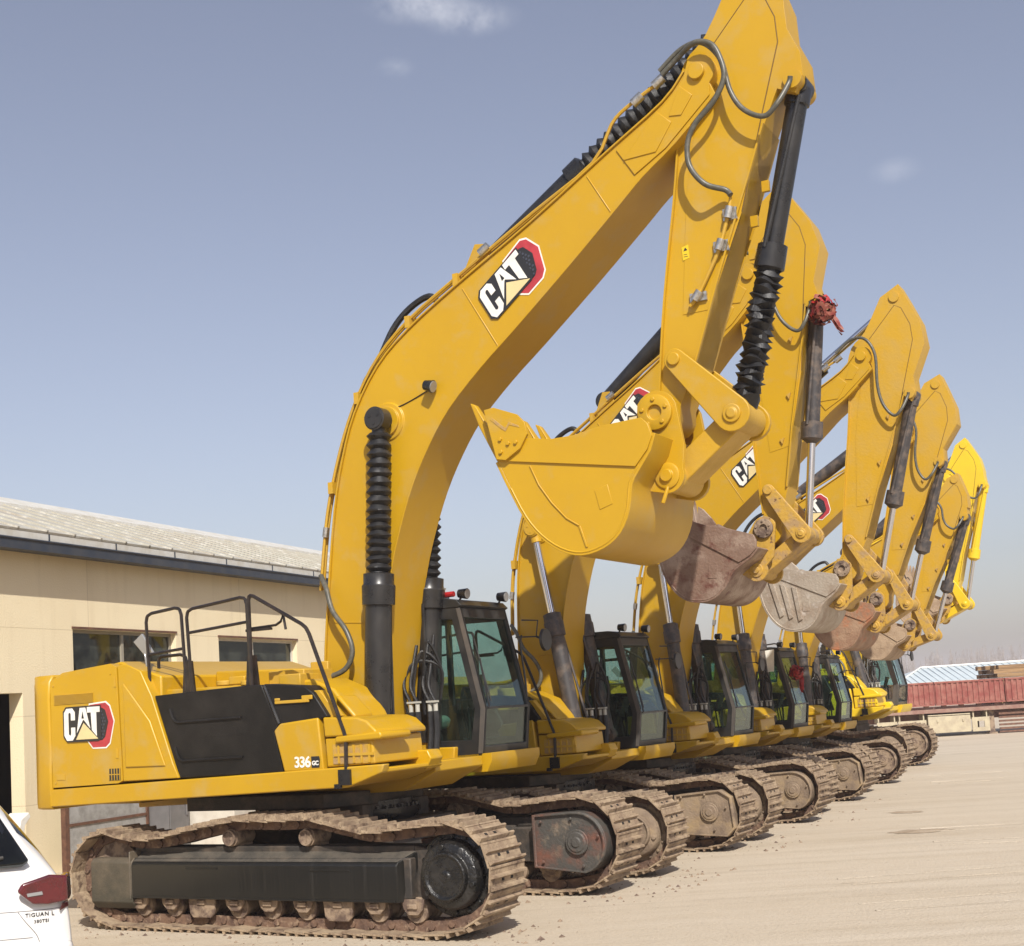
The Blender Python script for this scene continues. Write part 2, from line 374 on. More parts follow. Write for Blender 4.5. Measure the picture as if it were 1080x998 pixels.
    idl = MB(); idl.rev((RX,yc-.09,RZ),(RX,yc+.09,RZ),[(0,.27),(.0,.34),(.05,.345),(.055,.375),(.125,.375),(.13,.345),(.18,.34),(.18,.27)],n=36)
    idl.cyl((RX,yc-.15,RZ),(RX,yc+.15,RZ),.10); idl.build('idler_wheel', M['roller'], frm, key=k+('i',))
    for cx_ in (-.47,.45):
        c = MB(); c.rev((cx_,yc-.16,.885),(cx_,yc+o*.30+.0 if False else yc+.2,.885),[(0,.06),(.06,.06),(.06,.085),(.30,.085),(.30,.06),(.33,.06)],n=24)
        if o < 0: c = MB(); c.rev((cx_,yc+.16,.885),(cx_,yc-.5,.885),[(0,.06),(.05,.07),(.05,.085),(.30,.085),(.30,.075),(.335,.075),(.335,.062),(.322,.058),(.322,.0)],n=24)
        for a in range(5): c.box((cx_-.006,yc+o*.165,.885-.055),(cx_+.006,yc+o*.172,.885+.055)) if a==0 else None
        c.box((cx_-.05,yc-.05,.78),(cx_+.05,yc+.12,.83))
        c.build('carrier_roller', M['roller'], frm, key=k+('c',cx_))
    for i in range(9):
        x = -1.62+i*.405
        r = MB(); r.rev((x,yc-.17,.235),(x,yc+.17,.235),[(0,.06),(.03,.06),(.03,.115),(.09,.115),(.09,.095),(.25,.095),(.25,.115),(.31,.115),(.31,.06),(.34,.06)],n=20)
        big = i in (2,6)
        for sg in (-1,1):
            if big: r.prism([(x-.17,.34),(x+.17,.34),(x+.15,.17),(x+.11,.13),(x-.11,.13),(x-.15,.17)], yc+sg*.175, yc+sg*.205)
            else: r.prism([(x-.12,.34),(x+.12,.34),(x+.10,.25),(x+.05,.20),(x-.05,.20),(x-.10,.25)], yc+sg*.172, yc+sg*.20)
            r.box((x-.05,yc+sg*.2,.255),(x+.05,yc+sg*.222,.30))
        r.build('track_roller', M['roller'], frm, key=k+('r',i), bevel=.006)
    # outer box guard with sloping top
    if clean:
        b = MB(); y_o = yc+o*.255; y_i = yc+o*.0
        b.mat(0)
        prof = [(y_o,.315),(y_o,.635),(yc+o*.235,.665),(y_i,.80),(y_i,.315)]
        b.prism(prof, -1.66, 1.50, ax='x')
        b.mat(1); b.slab([(-1.655,yc+o*.232,.669),(1.50,yc+o*.232,.669),(1.70,y_i,.803),(-1.62,y_i,.803)],(0,0,.004))
        b.mat(0); b.slab([(1.501,y_o,.315),(1.501,y_o,.635),(1.501,yc+o*.235,.665),(1.71,y_i,.80),(1.60,y_i,.315)],(.006,0,0))
        b.box((-1.64,y_o,.318),(1.48,y_o+o*.012,.332))
        b.box((-.55,y_o-o*.002,.60),(-.95,y_o+o*.006,.62)); b.box((.55,y_o-o*.002,.585),(1.0,y_o+o*.006,.60))
        b.build('side_guard', [M['guard'], M['guard_top']], frm, bevel=.006)
        g2 = MB(); g2.prism([(yc+o*.25,.27),(yc+o*.25,.66),(yc+o*.21,.70),(yc+o*.02,.70),(yc+o*.02,.20),(yc+o*.18,.20)], -2.22, -1.665, ax='x')
        g2.box((-1.69,yc+o*.262,.30),(-1.672,yc+o*.05,.77))
        g2.build('idler_guard', M['guard_dusty'], frm, bevel=.012)
    return tr, frm

# ------------------------------------------------------------------ the excavator
FOOT = (.25,1.85); TIP1 = (4.39,7.64); NOSE1 = (3.77,4.56); BL1 = (3.84,3.97); IDL1 = (3.97,5.03); CRANK1 = (4.48,4.45); CYL1 = (5.24,7.36); STOP1 = (5.0,8.5)
BO = [(-.05,1.7),(-.08,2.4),(.02,3.3),(.14,4.1),(.27,4.62),(.45,5.08),(.76,5.52),(1.15,5.83),(1.73,6.16),(2.62,6.62),(3.46,7.10),(4.05,7.43),(4.28,7.66)]
BI = [(.5,1.6),(.57,2.1),(.68,2.87),(.79,3.43),(.93,3.86),(1.10,4.26),(1.31,4.62),(1.57,4.96),(1.96,5.31),(2.35,5.61),(2.99,6.12),(3.53,6.57),(3.79,6.79),(4.14,7.03),(4.55,7.38)]
SL = [(3.78,4.75),(3.86,5.4),(3.95,5.95),(4.06,6.54),(4.14,7.11),(4.13,7.45),(4.24,7.80),(4.46,8.0),(4.74,8.46)]
SR = [(5.02,8.60),(5.12,8.42),(5.21,8.12),(5.22,7.84),(5.32,7.60),(5.33,7.38),(5.25,7.24),(5.09,7.32),(4.95,7.03),(4.81,6.66),(4.41,5.68),(4.15,4.98),(3.96,4.62)]

def excavator(k, org, rz, s, pins, P):
    rt = empty('excavator', org, rz, s)
    Yw = M[P.get('paint','yellow')]; Yd = M[P.get('paint','yellow_dusty')] if P.get('paint') else M['yellow_dusty']
    Yl = M['yellow_dusty'] if k==0 else M['yellow_worn']
    if P.get('paint'): Yl = M['yellow_worn'] if k!=5 else M['yellow_bright']
    kk = (P.get('paint','yellow'),)
    # ---- undercarriage
    for sd in (-1,1):
        hub = M['motor'] if (k==0 and sd<0) else M['tanguard']
        inner = M['rustguard'] if k==0 else (M['tanguard'] if k<4 else M['roller'])
        build_track(sd, rt, hub, inner, k==0 or sd<0 and k in (1,3), k in (1,3))
    cb = MB(); cb.prism([(-.9,.42),(.9,.42),(.75,.92),(-.75,.92)], -.75, .75)
    for sd in (-1,1):
        for fx in (-1,1):
            cb.slab([(fx*.35,sd*.5,.50),(fx*.75,sd*.5,.50),(fx*1.25,sd*1.15,.42),(fx*.80,sd*1.15,.42)],(0,0,.30))
    cb.build('car_body', M['frame'], rt, bevel=.01, key=('cb',))
    sr = MB(); sr.rev((0,0,.92),(0,0,2),[(0,.62),(.06,.66),(.12,.66),(.12,.60),(.2,.60)],n=48)
    for i in range(40):
        a = 2*math.pi*i/40; sr.cyl((.635*math.cos(a),.635*math.sin(a),1.04),(.635*math.cos(a),.635*math.sin(a),1.07),.018,n=6)
    sr.build('swing_ring', M['black_gloss'], rt, key=('sr',))
    by = MB(); by.prism([(-1.5,-.9),(.25,-.9),(.5,-.5),(.5,.5),(.25,.9),(-1.5,.9)], 1.10, 1.24, ax='z'); by.box((-.8,-.6,.80),(.5,.6,1.10)); by.build('belly_shade_block', M['frame'], rt, bevel=.01, key=('by',))  # dark block added for the swing frame and the shade under the upper body
    # ---- upper structure
    pf = MB()
    pf.prism([(-2.86,1.22),(.98,1.335),(1.36,1.46),(1.39,1.535),(-2.86,1.40)], -1.50, -1.40)       # near skirt
    pf.prism([(-2.86,1.22),(1.0,1.33),(1.0,1.46),(-2.86,1.40)], 1.40, 1.50)
    pf.prism([(-2.85,1.26),(.98,1.34),(1.36,1.46),(1.36,1.50),(-2.85,1.38)], -1.401, -.46)
    pf.prism([(-2.85,1.26),(.98,1.34),(.98,1.46),(-2.85,1.38)], .46, 1.401)
    pf.prism([(-2.6,1.12),(.9,1.22),(1.28,1.40),(1.28,1.50),(-2.6,1.36)], -.46, .46)
    # boom mounting lugs
    for y in (-.42,.36): pf.prism([(-.25,1.4),(.85,1.5),(.72,1.72),(.45,2.05),(.2,2.12),(-.05,1.98)], y, y+.06)
    pf.prism([(.60,1.44),(1.34,1.44),(1.40,1.54),(1.36,1.62),(.62,1.62)], -.72,-.50); pf.prism([(.60,1.44),(1.0,1.44),(1.02,1.6),(.62,1.6)], .34,.42)
    pf.build('platform_frame', Yw, rt, bevel=.012, key=kk+('pf',))
    cp = MB(); cp.prism([(-.45,1.30),(1.30,1.33),(1.36,1.44),(1.36,1.52),(-.45,1.46)], .50, 1.56)
    cp.mat(1); cp.slab([(.92,.497,1.40),(1.12,.497,1.405),(1.12,.497,1.47),(.92,.497,1.465)],(0,-.003,0))
    cp.mat(2); cp.slab([(.78,.497,1.39),(.89,.497,1.395),(.89,.497,1.475),(.78,.497,1.47)],(0,-.003,0))
    cp.build('cab_base', [Yw, M['decal_black'], M['white']], rt, bevel=.012, key=kk+('cp',))
    # counterweight : plan outline with rounded rear, pinched waist
    cw = MB(); plan = [(-2.14,1.5),(-2.95,1.50),(-3.08,1.44),(-3.18,1.28),(-3.38,.9),(-3.47,.3),(-3.47,-.3),(-3.38,-.9),(-3.18,-1.28),(-3.08,-1.44),(-2.95,-1.505),(-2.80,-1.505),(-2.80,-.9),(-2.14,-.9)]
    lv = [(1.195,.985),(1.235,1.0),(1.62,1.0),(1.78,.992),(2.35,1.0),(2.52,.99),(2.60,.955)]
    vs = []
    for z, g in lv: vs += [(x*1.0 if x>-2.85 else -2.85+(x+2.85)*1.0-(1-g)*1.5, y*g, z + (x+2.14)*-.0) for x,y in plan]
    n = len(plan); fs = [tuple(range(n)), tuple(range((len(lv)-1)*n, len(lv)*n))]
    for i in range(len(lv)-1):
        for j in range(n): fs.append((i*n+j,i*n+(j+1)%n,(i+1)*n+(j+1)%n,(i+1)*n+j))
    cw.add(vs, fs)
    cw.build('counterweight', Yw, rt, bevel=.02, key=kk+('cw',))
    # rear side door with vent and emblem
    dr = MB(); dr.prism([(-2.785,1.42),(-1.86,1.445),(-1.80,1.47),(-1.84,2.62),(-1.92,2.66),(-2.60,2.61),(-2.785,2.53)], -1.493, -1.38)
    dr.mat(1); dr.box((-1.985,-1.497,1.475),(-1.825,-1.49,1.595)); dr.mat(0)
    for i in range(5): dr.box((-1.985+i*.037,-1.50,1.475),(-1.975+i*.037,-1.496,1.595))
    dr.box((-1.985,-1.50,1.53),(-1.825,-1.496,1.54))
    dr.mat(0)
    door = dr.build('rear_door', [Yw, M['black_cab']], rt, bevel=.012, key=kk+('dr',))
    la = MB()
    for zz in (1.70,2.42): la.box((-1.875,-1.500,zz),(-1.845,-1.492,zz+.10))
    for (bx,bz) in ((-2.74,1.47),(-2.74,2.48),(-1.92,2.56)): la.cyl((bx,-1.492,bz),(bx,-1.499,bz),.012,n=8)
    la.box((-2.72,-1.499,1.50),(-2.60,-1.493,1.56)); la.build('door_latch', Yd, door, key=('la',)+kk)
    vt = MB()
    for i in range(9): vt.box((-2.73,-1.502,2.282+i*.0115),(-2.17,-1.494,2.288+i*.0115))
    vt.build('vent', Yd, door, key=('vt',))
    if not P.get('paint'): emblem(door, (-2.58,-1.493,1.90), (1,0,.0), (0,0,1), .50, .335, (0,-1,0))
    # slanted yellow panel and body hood
    sp = MB(); sp.prism([(-1.80,1.46),(-1.06,1.475),(-1.13,1.62),(-1.38,2.30),(-1.52,2.56),(-1.72,2.645),(-1.83,2.63)], -1.485, -1.36)
    sp.prism([(-1.75,1.60),(-1.22,1.60),(-1.40,2.05),(-1.75,2.45)], -1.50,-1.48)
    sp.build('slanted_side_panel', Yw, rt, bevel=.015, key=kk+('sp',))
    hd = MB(); hd.prism([(-2.79,1.4),(-1.35,1.46),(-1.35,2.50),(-1.9,2.68),(-2.79,2.56)], -1.37, 1.48)
    hd.prism([(-1.36,1.46),(-.15,1.48),(-.15,2.34),(-1.36,2.36)], -1.30, 1.48)
    hd.prism([(-.2,1.48),(-.02,1.48),(-.02,2.20),(-.2,2.25)], -1.3, -.5)
    hd.prism([(-1.35,2.34),(-.30,2.33),(-.30,2.50),(-1.35,2.54)], -.55, 1.3)
    hd.build('engine_hood', Yw, rt, bevel=.02, key=kk+('hd',))
    hb = MB()
    hb.box((-.28,-1.0,2.33),(.16,-.52,2.47)); hb.box((-.1,-.55,2.36),(.12,-.50,2.55)); hb.box((-.62,-1.2,2.36),(-.42,-1.0,2.44)); hb.box((.02,-1.22,2.30),(.28,-.9,2.42))
    hb.cyl((-.75,-1.1,2.36),(-.75,-1.1,2.41),.09); hb.cyl((-.35,-1.25,2.34),(-.35,-1.25,2.39),.06)
    hb.build('hood_fitting', Yd, rt, bevel=.01, key=('hb',)+kk)
    # black side panel with handles
    bp = MB(); bp.prism([(-1.365,2.30),(-.16,2.335),(.0,2.33),(.20,1.905),(.12,1.88),(.215,1.49),(-1.07,1.47)], -1.46, -1.30)
    bp.prism([(.02,2.335),(.50,2.29),(.60,2.22),(.76,1.99),(.50,1.93),(.21,1.90)], -1.455, -1.2)
    bpo = bp.build('black_side_panel', M['plastic'], rt, bevel=.012, key=('bp',))
    hn = MB()
    for (za, zb) in ((2.16,2.02),(1.78,1.64)):
        hn.tube(cr([(-1.16+(.05 if za<2 else 0)+.0,-1.463,za),(-1.12+(.05 if za<2 else 0)+.1*0,-1.468,zb+.04),(-1.06+(.05 if za<2 else 0),-1.468,zb),(-.95,-1.468,zb),(-.26,-1.468,zb+.01)],3), .014, 6)
    hn.box((-.75,-1.464,1.865),(-.25,-1.458,1.885))
    hn.build('grab_rib', M['plastic'], bpo, key=('hn',))
    lt = MB(); lt.tube([(.04,-1.465,2.32),(.20,-1.465,1.95)], .018, 6); lt.build('latch_bar', M['black_gloss'], bpo, key=('lt',))
    # pocket in the black panel and yellow strut
    yk = MB(); yk.box((.16,-1.475,2.135),(.56,-1.455,2.165)); yk.box((.16,-1.475,2.165),(.22,-1.46,2.19)); yk.box((.48,-1.475,2.16),(.60,-1.455,2.20))
    yk.prism([(.55,2.24),(.64,2.24),(.84,1.99),(.76,1.97)], -1.40,-1.3)
    yk.build('step_bracket', Yd, bpo, bevel=.005, key=('yk',)+kk)
    # tool box, front corner box
    tb = MB(); tb.prism([(.135,1.885),(.21,1.95),(.66,1.985),(.70,1.5),(.24,1.49)], -1.475, -.62)
    tb.prism([(.71,1.985),(1.10,1.965),(1.20,1.93),(1.30,1.84),(1.30,1.80),(.72,1.80)], -1.47, -.62)
    tb.prism([(.71,1.79),(1.24,1.79),(1.26,1.54),(.72,1.52)], -1.45, -.62)
    tb.prism([(.86,1.80),(1.36,1.83),(1.38,1.79),(1.36,1.76),(.86,1.74)], -1.50,-1.0)
    tbo = tb.build('tool_box', Yw, rt, bevel=.02, key=kk+('tb',), segs=3)
    fm = MB(); fm.box((.80,-1.457,1.55),(1.20,-1.452,1.73))
    fm.build('front_recess', M['yellow_worn'], tbo, key=('fm',))
    ft = MB()
    for i in range(5): ft.box((.86+i*.085,-1.468,1.555),(.88+i*.085,-1.455,1.72))
    ft.box((.82,-1.47,1.62),(1.26,-1.456,1.645)); ft.build('front_grille', Yd, tbo, key=('ft',)+kk)
    if k in (0,1,2,3,4):
        mx = Matrix.Translation((.365,-1.478,1.535)) @ Matrix.Rotation(R_(90),4,'X')
        text_mesh('model_number', '336', .138, M['white'], tbo, mx, bold=.0035, space=.90)
        bb = MB(); bb.slab([(.565,-1.476,1.525),(.655,-1.476,1.525),(.665,-1.476,1.60),(.655,-1.476,1.63),(.565,-1.476,1.63)],(0,-.002,0)); bb.build('model_plate', M['decal_black'], tbo, key=('bb',))
        mx = Matrix.Translation((.573,-1.480,1.550)) @ Matrix.Rotation(R_(90),4,'X')
        text_mesh('model_letters', 'GC', .055, M['white'], tbo, mx, bold=.002, space=.9)
    # hydraulic tank / boom side cover between hood and boom
    tk = MB(); tk.prism([(.0,1.5),(.95,1.52),(.93,1.75),(.80,2.02),(.62,2.25),(.36,2.36),(.0,2.34)], -1.15, -.55)
    tk.prism([(.66,2.16),(.70,2.19),(.90,1.98),(.86,1.95)], -1.2,-.9)
    tk.build('tank_cover', Yw, rt, bevel=.04, key=kk+('tk',), segs=3)
    # handrails
    RL = M['rail']; yr = -1.40
    def rail(pts, r=.017, post=None):
        mb = MB(); mb.tube(pts, r, 8)
        if post:
            for q in post: mb.tube(q, r*.9, 8)
        return mb.build('handrail', RL, rt)
    def rc(p, q, c, rr=.08):  # rounded corner helper
        c=Vector(c); a=(Vector(p)-c).normalized()*rr+c; b=(Vector(q)-c).normalized()*rr+c
        return [a, a*.35+c*.45+b*.2, a*.2+c*.45+b*.35, b]
    a=(-1.47,yr,2.30); b=(-1.50,yr,3.13); c=(-1.03,yr,3.17); d=(-.99,yr,2.34)
    rail([a]+rc(a,c,b)+rc(b,d,c)+[d], post=[[(-1.49,yr,2.72),(-1.01,yr,2.75)]])
    a=(-1.60,-1.1,2.72); b=(-1.25,-1.1,2.71); c=(-1.23,-1.1,2.3)
    rail([(-1.62,-1.1,2.3),(-1.63,-1.1,2.6)]+rc((-1.63,-1.1,2.5),b,(-1.63,-1.1,2.71),.05)+rc(a,c,b)+[c])
    a=(-.92,yr,2.30); b=(-.96,yr,3.13); c=(-.19,yr,3.20); d=(-.17,yr,2.32)
    rail([a]+rc(a,c,b)+rc(b,d,c)+[d], post=[[(-.94,yr,2.90),(-.18,yr,2.95)]])
    a=(-.13,yr-.04,2.30); b=(-.13,yr-.04,3.22); c=(.56,yr-.05,2.84); d=(.965,-1.47,1.80); e=(.97,-1.50,1.40)
    rail([a]+rc(a,c,b,.07)+rc(b,d,c,.07)+rc(c,e,d,.05)+[e], .019)
    for px_ in (-.955,-.15):
        gs = MB(); gs.prism([(px_-.08,2.30),(px_+.08,2.30),(px_+.05,2.62),(px_-.05,2.62)], yr-.012, yr+.012); gs.build('rail_foot', RL, rt, key=('gsf',px_))
    gs = MB()
    gs.tube([(-.17,yr,2.88),(.16,yr,2.89),(.22,yr,2.92),(.25,yr,2.99),(.275,yr,2.84)], .013, 6); gs.box((-.2,yr-.02,2.85),(.1,yr+.02,2.875))
    gs.build('rail_bracket', RL, rt, key=('gs',))
    fb = MB(); fb.box((.90,-1.53,1.36),(1.03,-1.50,1.50)); fb.box((.85,-1.53,1.33),(.92,-1.501,1.37)); fb.build('rail_clamp', M['black_gloss'], rt, key=('fb',))
    # rear mirror behind the rail
    mr = MB(); mr.tube([(-1.7,-1.2,2.6),(-1.72,-1.2,2.75)], .012, 6); mr.slab([(-1.86,-1.22,2.88),(-1.72,-1.20,2.72),(-1.60,-1.20,2.74),(-1.74,-1.22,2.96)],(.0,.03,.0))
    mr.build('rear_mirror', M['amber'], rt, bevel=.006, key=('mr',))
    # ---- cab
    CF = M[P.get('cab','black_cab')]
    ya, yb = .50, 1.50
    pr = [(-.50,1.46),(1.25,1.48),(1.31,1.98),(1.07,3.05),(-.50,3.05)]
    inn = [(-.40,1.66),(1.13,1.66),(1.19,1.98),(.97,2.93),(-.40,2.95)]
    cab = MB()
    for y, t in ((ya,.05),(yb-.05,.05)):
        cab.ring([(x,y,z) for x,z in pr], [(x,y,z) for x,z in inn], (0,t,0))
        cab.box((.30,y,1.66),(.36,y+t,2.95))
    def face(p0,p1,ins0,ins1,mx0,mx1):   # front/rear framing between two z stations
        (x0,z0),(x1,z1) = p0,p1
        o_ = [(x0,ya,z0),(x0,yb,z0),(x1,yb,z1),(x1,ya,z1)]
        f0=ins0; f1=1-ins1
        q=lambda f,y:(x0+(x1-x0)*f,y,z0+(z1-z0)*f)
        i_ = [q(f0,ya+mx0),q(f0,yb-mx1),q(f1,yb-mx1),q(f1,ya+mx0)]
        cab.ring(o_, i_, (-.05,0,0)); return i_
    w1 = face((1.25,1.48),(1.31,1.98),.22,.02,.055,.055)
    w2 = face((1.31,1.98),(1.07,3.05),.015,.10,.055,.055)
    w3 = face((-.50,1.46),(-.50,3.05),.30,.08,.06,.06)
    cab.prism([(-.52,3.05),(1.07,3.05),(1.10,3.07),(1.04,3.13),(.9,3.155),(-.45,3.155),(-.52,3.10)], ya-.01, yb+.01)
    cab.box((-.45,ya+.05,1.46),(1.22,yb-.05,1.52))
    cabo = cab.build('cab', CF, rt, bevel=.012, key=('cab',P.get('cab','')), segs=3)
    pil = MB(); pil.slab([(1.262,ya-.004,1.52),(1.322,ya-.004,1.98),(1.085,ya-.004,3.04),(1.035,ya-.004,3.04),(1.265,ya-.004,1.98),(1.21,ya-.004,1.52)],(0,-.006,0)); pil.build('pillar_sheen', M['grey_cab'], cabo, key=('pil',))  # grey strip painted for the reflection along the dark pillar
    G = M['glass']
    for nm, lp, th in (('windscreen', w2, (-.006,0,0)), ('lower_windscreen', w1, (-.006,0,0)), ('rear_window', w3, (.006,0,0))):
        MB().slab([Vector(p)+Vector((-.02,0,0)) if nm!='rear_window' else Vector(p)+Vector((.02,0,0)) for p in lp], th).build(nm, G, cabo, key=('cw_',nm), smooth=False)
    for y in (ya+.02, yb-.026):
        MB().slab([(x,y,z) for x,z in inn], (0,.006,0)).build('side_window', G, cabo, key=('sw_',y), smooth=False)
    st = MB(); st.prism([(-.05,1.78),(.42,1.78),(.46,1.88),(.40,1.93),(.06,1.92),(-.10,2.62),(-.2,2.62),(-.17,1.85)], .74, 1.24); st.prism([(-.13,2.62),(-.06,2.62),(-.10,2.80),(-.17,2.80)], .86,1.12)
    st.box((.0,.80,1.52),(.35,1.18,1.78)); st.build('seat', M['seat'], cabo, bevel=.03, key=('seat',))
    cs = MB()
    for y in (.62,1.26): cs.prism([(.0,1.52),(.45,1.52),(.62,1.98),(.58,2.04),(.2,2.0),(0,1.9)], y, y+.12); cs.tube([(.55,y+.06,2.0),(.58,y+.06,2.16)], .02, 8)
    cs.prism([(.9,1.95),(.93,1.93),(1.02,2.2),(.98,2.22)], .62, .86); cs.tube([(1.0,.7,1.55),(1.0,.7,2.0)],.02,6)
    cs.box((.75,.85,1.52),(.95,1.15,1.60)); cs.tube([(.85,.92,1.6),(.80,.92,2.0)],.014,6); cs.tube([(.85,1.08,1.6),(.80,1.08,2.0)],.014,6)
    cs.build('control_console', M['plastic'], cabo, bevel=.01, key=('cons',))
    wp = MB(); wp.tube([(1.335,.56,1.99),(1.24,.60,2.42),(1.22,.62,2.5)],.010,6); wp.tube([(1.30,.66,2.05),(1.14,.62,2.78)],.009,6); wp.box((1.30,ya+.06,1.975),(1.325,yb-.06,1.99))
    wp.build('wiper', M['black_gloss'], cabo, key=('wp',))
    for y in (.60,1.44):
        wl = MB(); wl.tube([(1.02,y,3.12),(1.06,y,3.19)],.012,6); wl.mat(0); wl.cyl((1.02,y,3.20),(1.12,y,3.19),.045,.058,n=16); wl.mat(1); wl.cyl((1.12,y,3.19),(1.128,y,3.189),.052,n=16)
        wl.build('work_light', [M['black_gloss'], M['amber']], cabo, key=('wl',y))
    mi = MB(); mi.tube(cr([(1.20,1.53,1.52),(1.22,1.60,2.1),(1.17,1.62,2.62),(1.20,1.60,2.76)],4),.012,6); mi.tube([(1.15,1.55,2.74),(1.32,1.72,2.74),(1.34,1.74,2.92),(1.2,1.62,2.93)],.010,6)
    mi.rev((1.42,1.78,2.70),(1.34,1.78,2.70),[(0,.02),(.0,.12),(.03,.13),(.05,.08),(.06,.02)],n=20); mi.tube([(1.32,1.72,2.74),(1.38,1.78,2.70)],.014,6)
    for v_i in range(len(mi.v)): pass
    mi.build('side_mirror', M['black_gloss'], cabo, key=('mi',))
    # ---- boom
    tip, nose, crank, bl, idl, cyl, stop = (pins[q] for q in ('tip','nose','crank','bl','idl','cyl','stop'))
    T = sim(FOOT, TIP1, FOOT, tip); S = sim(TIP1, NOSE1, tip, nose)
    bo = [T(p) for p in cr2(BO,3)]; bi = [T(p) for p in cr2(BI,3)]
    tipc = T((4.40,7.62))
    endarc = arc(tipc[0],tipc[1],.165*T.k, 120, -50, 8)
    b = MB(); b.prism(bo+endarc+bi[::-1], -.31, .31)
    b.ribbon(bo, .018, -.335, .335); b.ribbon(bi[:-2], -.018, -.335, .335)
    fk = [T(p) for p in ((3.55,7.10),(4.02,7.36),(4.26,7.60))]+endarc+[T(p) for p in ((4.50,7.38),(4.05,7.00),(3.72,6.82))]
    for sg in (-1,1): b.prism(fk, sg*.311, sg*.324)
    for (q0,q1) in (((2.17,5.47),(1.80,6.13)),((.66,2.9),(.03,2.95)),((3.45,6.53),(3.23,6.93))):
        a_, c_ = T(q0), T(q1)
        for sg in (-1,1): b.tube([(a_[0],sg*.312,a_[1]),(c_[0],sg*.312,c_[1])], .007, 5)
    # diamond plates at the tip
    for pts in (((3.62,6.98),(3.95,6.98),(4.12,7.22),(3.98,7.36)),((4.10,7.28),(4.22,7.26),(4.34,7.42),(4.22,7.54))):
        q=[T(p) for p in pts]
        for sg in (-1,1): b.prism(q, sg*.323, sg*.334)
    for sg in (-1,1): b.pin(tipc[0],tipc[1], sg*.30, sg*.365, .075)
    cpn = T((.84,4.93)) if k==0 else T((.60,4.78))
    for sg in (-1,1): b.rev((cpn[0],sg*.30,cpn[1]),(cpn[0],sg*1,cpn[1]),[(0,.24),(.01,.235),(.012,.20),(.03,.19),(.032,.15),(.06,.15)],n=28)
    a_ = T((1.75,6.22)); c_=T((2.05,6.38)); b.prism([T((1.55,6.06)),T((2.05,6.34)),T((1.98,6.60)),T((1.86,6.62))], -.12,-.08); b.prism([T((1.55,6.06)),T((2.05,6.34)),T((1.98,6.60)),T((1.86,6.62))], .08,.12)
    boom = b.build('boom', Yw, rt, bevel=.007)
    if not P.get('paint'):
        o2 = T((2.15,5.735)); u2 = T((2.60,6.085)); v2 = T((1.98,6.035))
        emblem(boom, (o2[0],-.311,o2[1]), (u2[0]-o2[0],0,u2[1]-o2[1]), (v2[0]-o2[0],0,v2[1]-o2[1]), .56*T.k, .345*T.k, (0,-1,0))
    wq = T((1.38,5.20))
    wl = MB(); wl.tube([(wq[0],-.31,wq[1]-.03),(wq[0],-.40,wq[1])],.015,6); wl.cyl((wq[0]-.02,-.40,wq[1]+.01),(wq[0]+.07,-.40,wq[1]-.02),.05,.065,n=16); wl.mat(1); wl.cyl((wq[0]+.07,-.40,wq[1]-.02),(wq[0]+.078,-.40,wq[1]-.023),.058,n=16)
    wlo = wl.build('boom_work_light', [M['black_gloss'], M['amber']], boom)
    wi = MB(); a_=[T(p) for p in ((.56,5.02),(.75,5.02),(1.05,5.08),(1.33,5.17))]; wi.tube(cr([(p[0],-.322-.01*math.sin(i*2),p[1]) for i,p in enumerate(a_)],4),.006,5); wi.build('cable', M['rubber'], wlo)
    # steel lines along the back of the boom
    ln = [(-.13,3.3),(-.03,3.95),(.08,4.38),(.26,4.88),(.46,5.27),(.74,5.64),(1.13,5.95),(1.72,6.27),(2.62,6.73),(3.28,7.06)]
    ln2 = ln+[(3.5,7.38),(3.66,7.50),(3.95,7.63)]
    pp = MB()
    for yy, L_, off in ((-.27,ln2,0),(-.21,ln,.01),(.21,ln,0)):
        pp.tube(cr([(T(p)[0]-off,yy,T(p)[1]+off) for p in L_],3), .017, 6)
    for i in (2,4,6,7):
        q=T(ln[i]); pp.box((q[0]-.03,-.31,q[1]-.09),(q[0]+.03,-.17,q[1]+.03))
    pp.mat(1)
    for i in ((2.05,6.48),(3.78,7.55),(4.0,7.66)):
        q=T(i); pp.cyl((q[0]-.05,-.27,q[1]-.03),(q[0]+.05,-.27,q[1]+.03),.045,n=12)
    q=T(ln[1]); pp.cyl((q[0]-.01,-.27,q[1]-.10),(q[0]+.01,-.27,q[1]+.0),.035,n=10)
    pp.build('hydraulic_line', [Yd, M['silver']], boom)
    hs = MB(); hs.tube(cr([(T(p)[0],yy,T(p)[1]) for p,yy in (((.26,4.95),-.1),((.42,5.40),-.1),((.60,5.66),-.06),((.78,5.97),-.03),((.98,6.16),0),((1.22,6.24),0),((1.33,6.14),0))],5),.034,8)
    hs.tube(cr([(T(p)[0],yy,T(p)[1]) for p,yy in (((.22,4.9),.06),((.42,5.32),.06),((.66,5.66),.06),((1.1,5.98),.06),((1.9,6.38),.06))],5),.03,8)
    hs.build('boom_hose', M['rubber'], boom)
    lh = MB(); lh.tube(cr([(T(p)[0],yy,T(p)[1]) for p,yy in (((-.10,3.45),-.30),((.02,3.30),-.38),((.13,3.06),-.44),((.31,2.84),-.47),((.38,2.62),-.48),((.29,2.45),-.50),((.08,2.385),-.55),((-.14,2.40),-.62))],6),.027,10)
    lh.build('lower_hose', M['hose'], boom)
    # ---- boom cylinders
    cf = (.63,1.66) if k==0 else (.80,1.70)
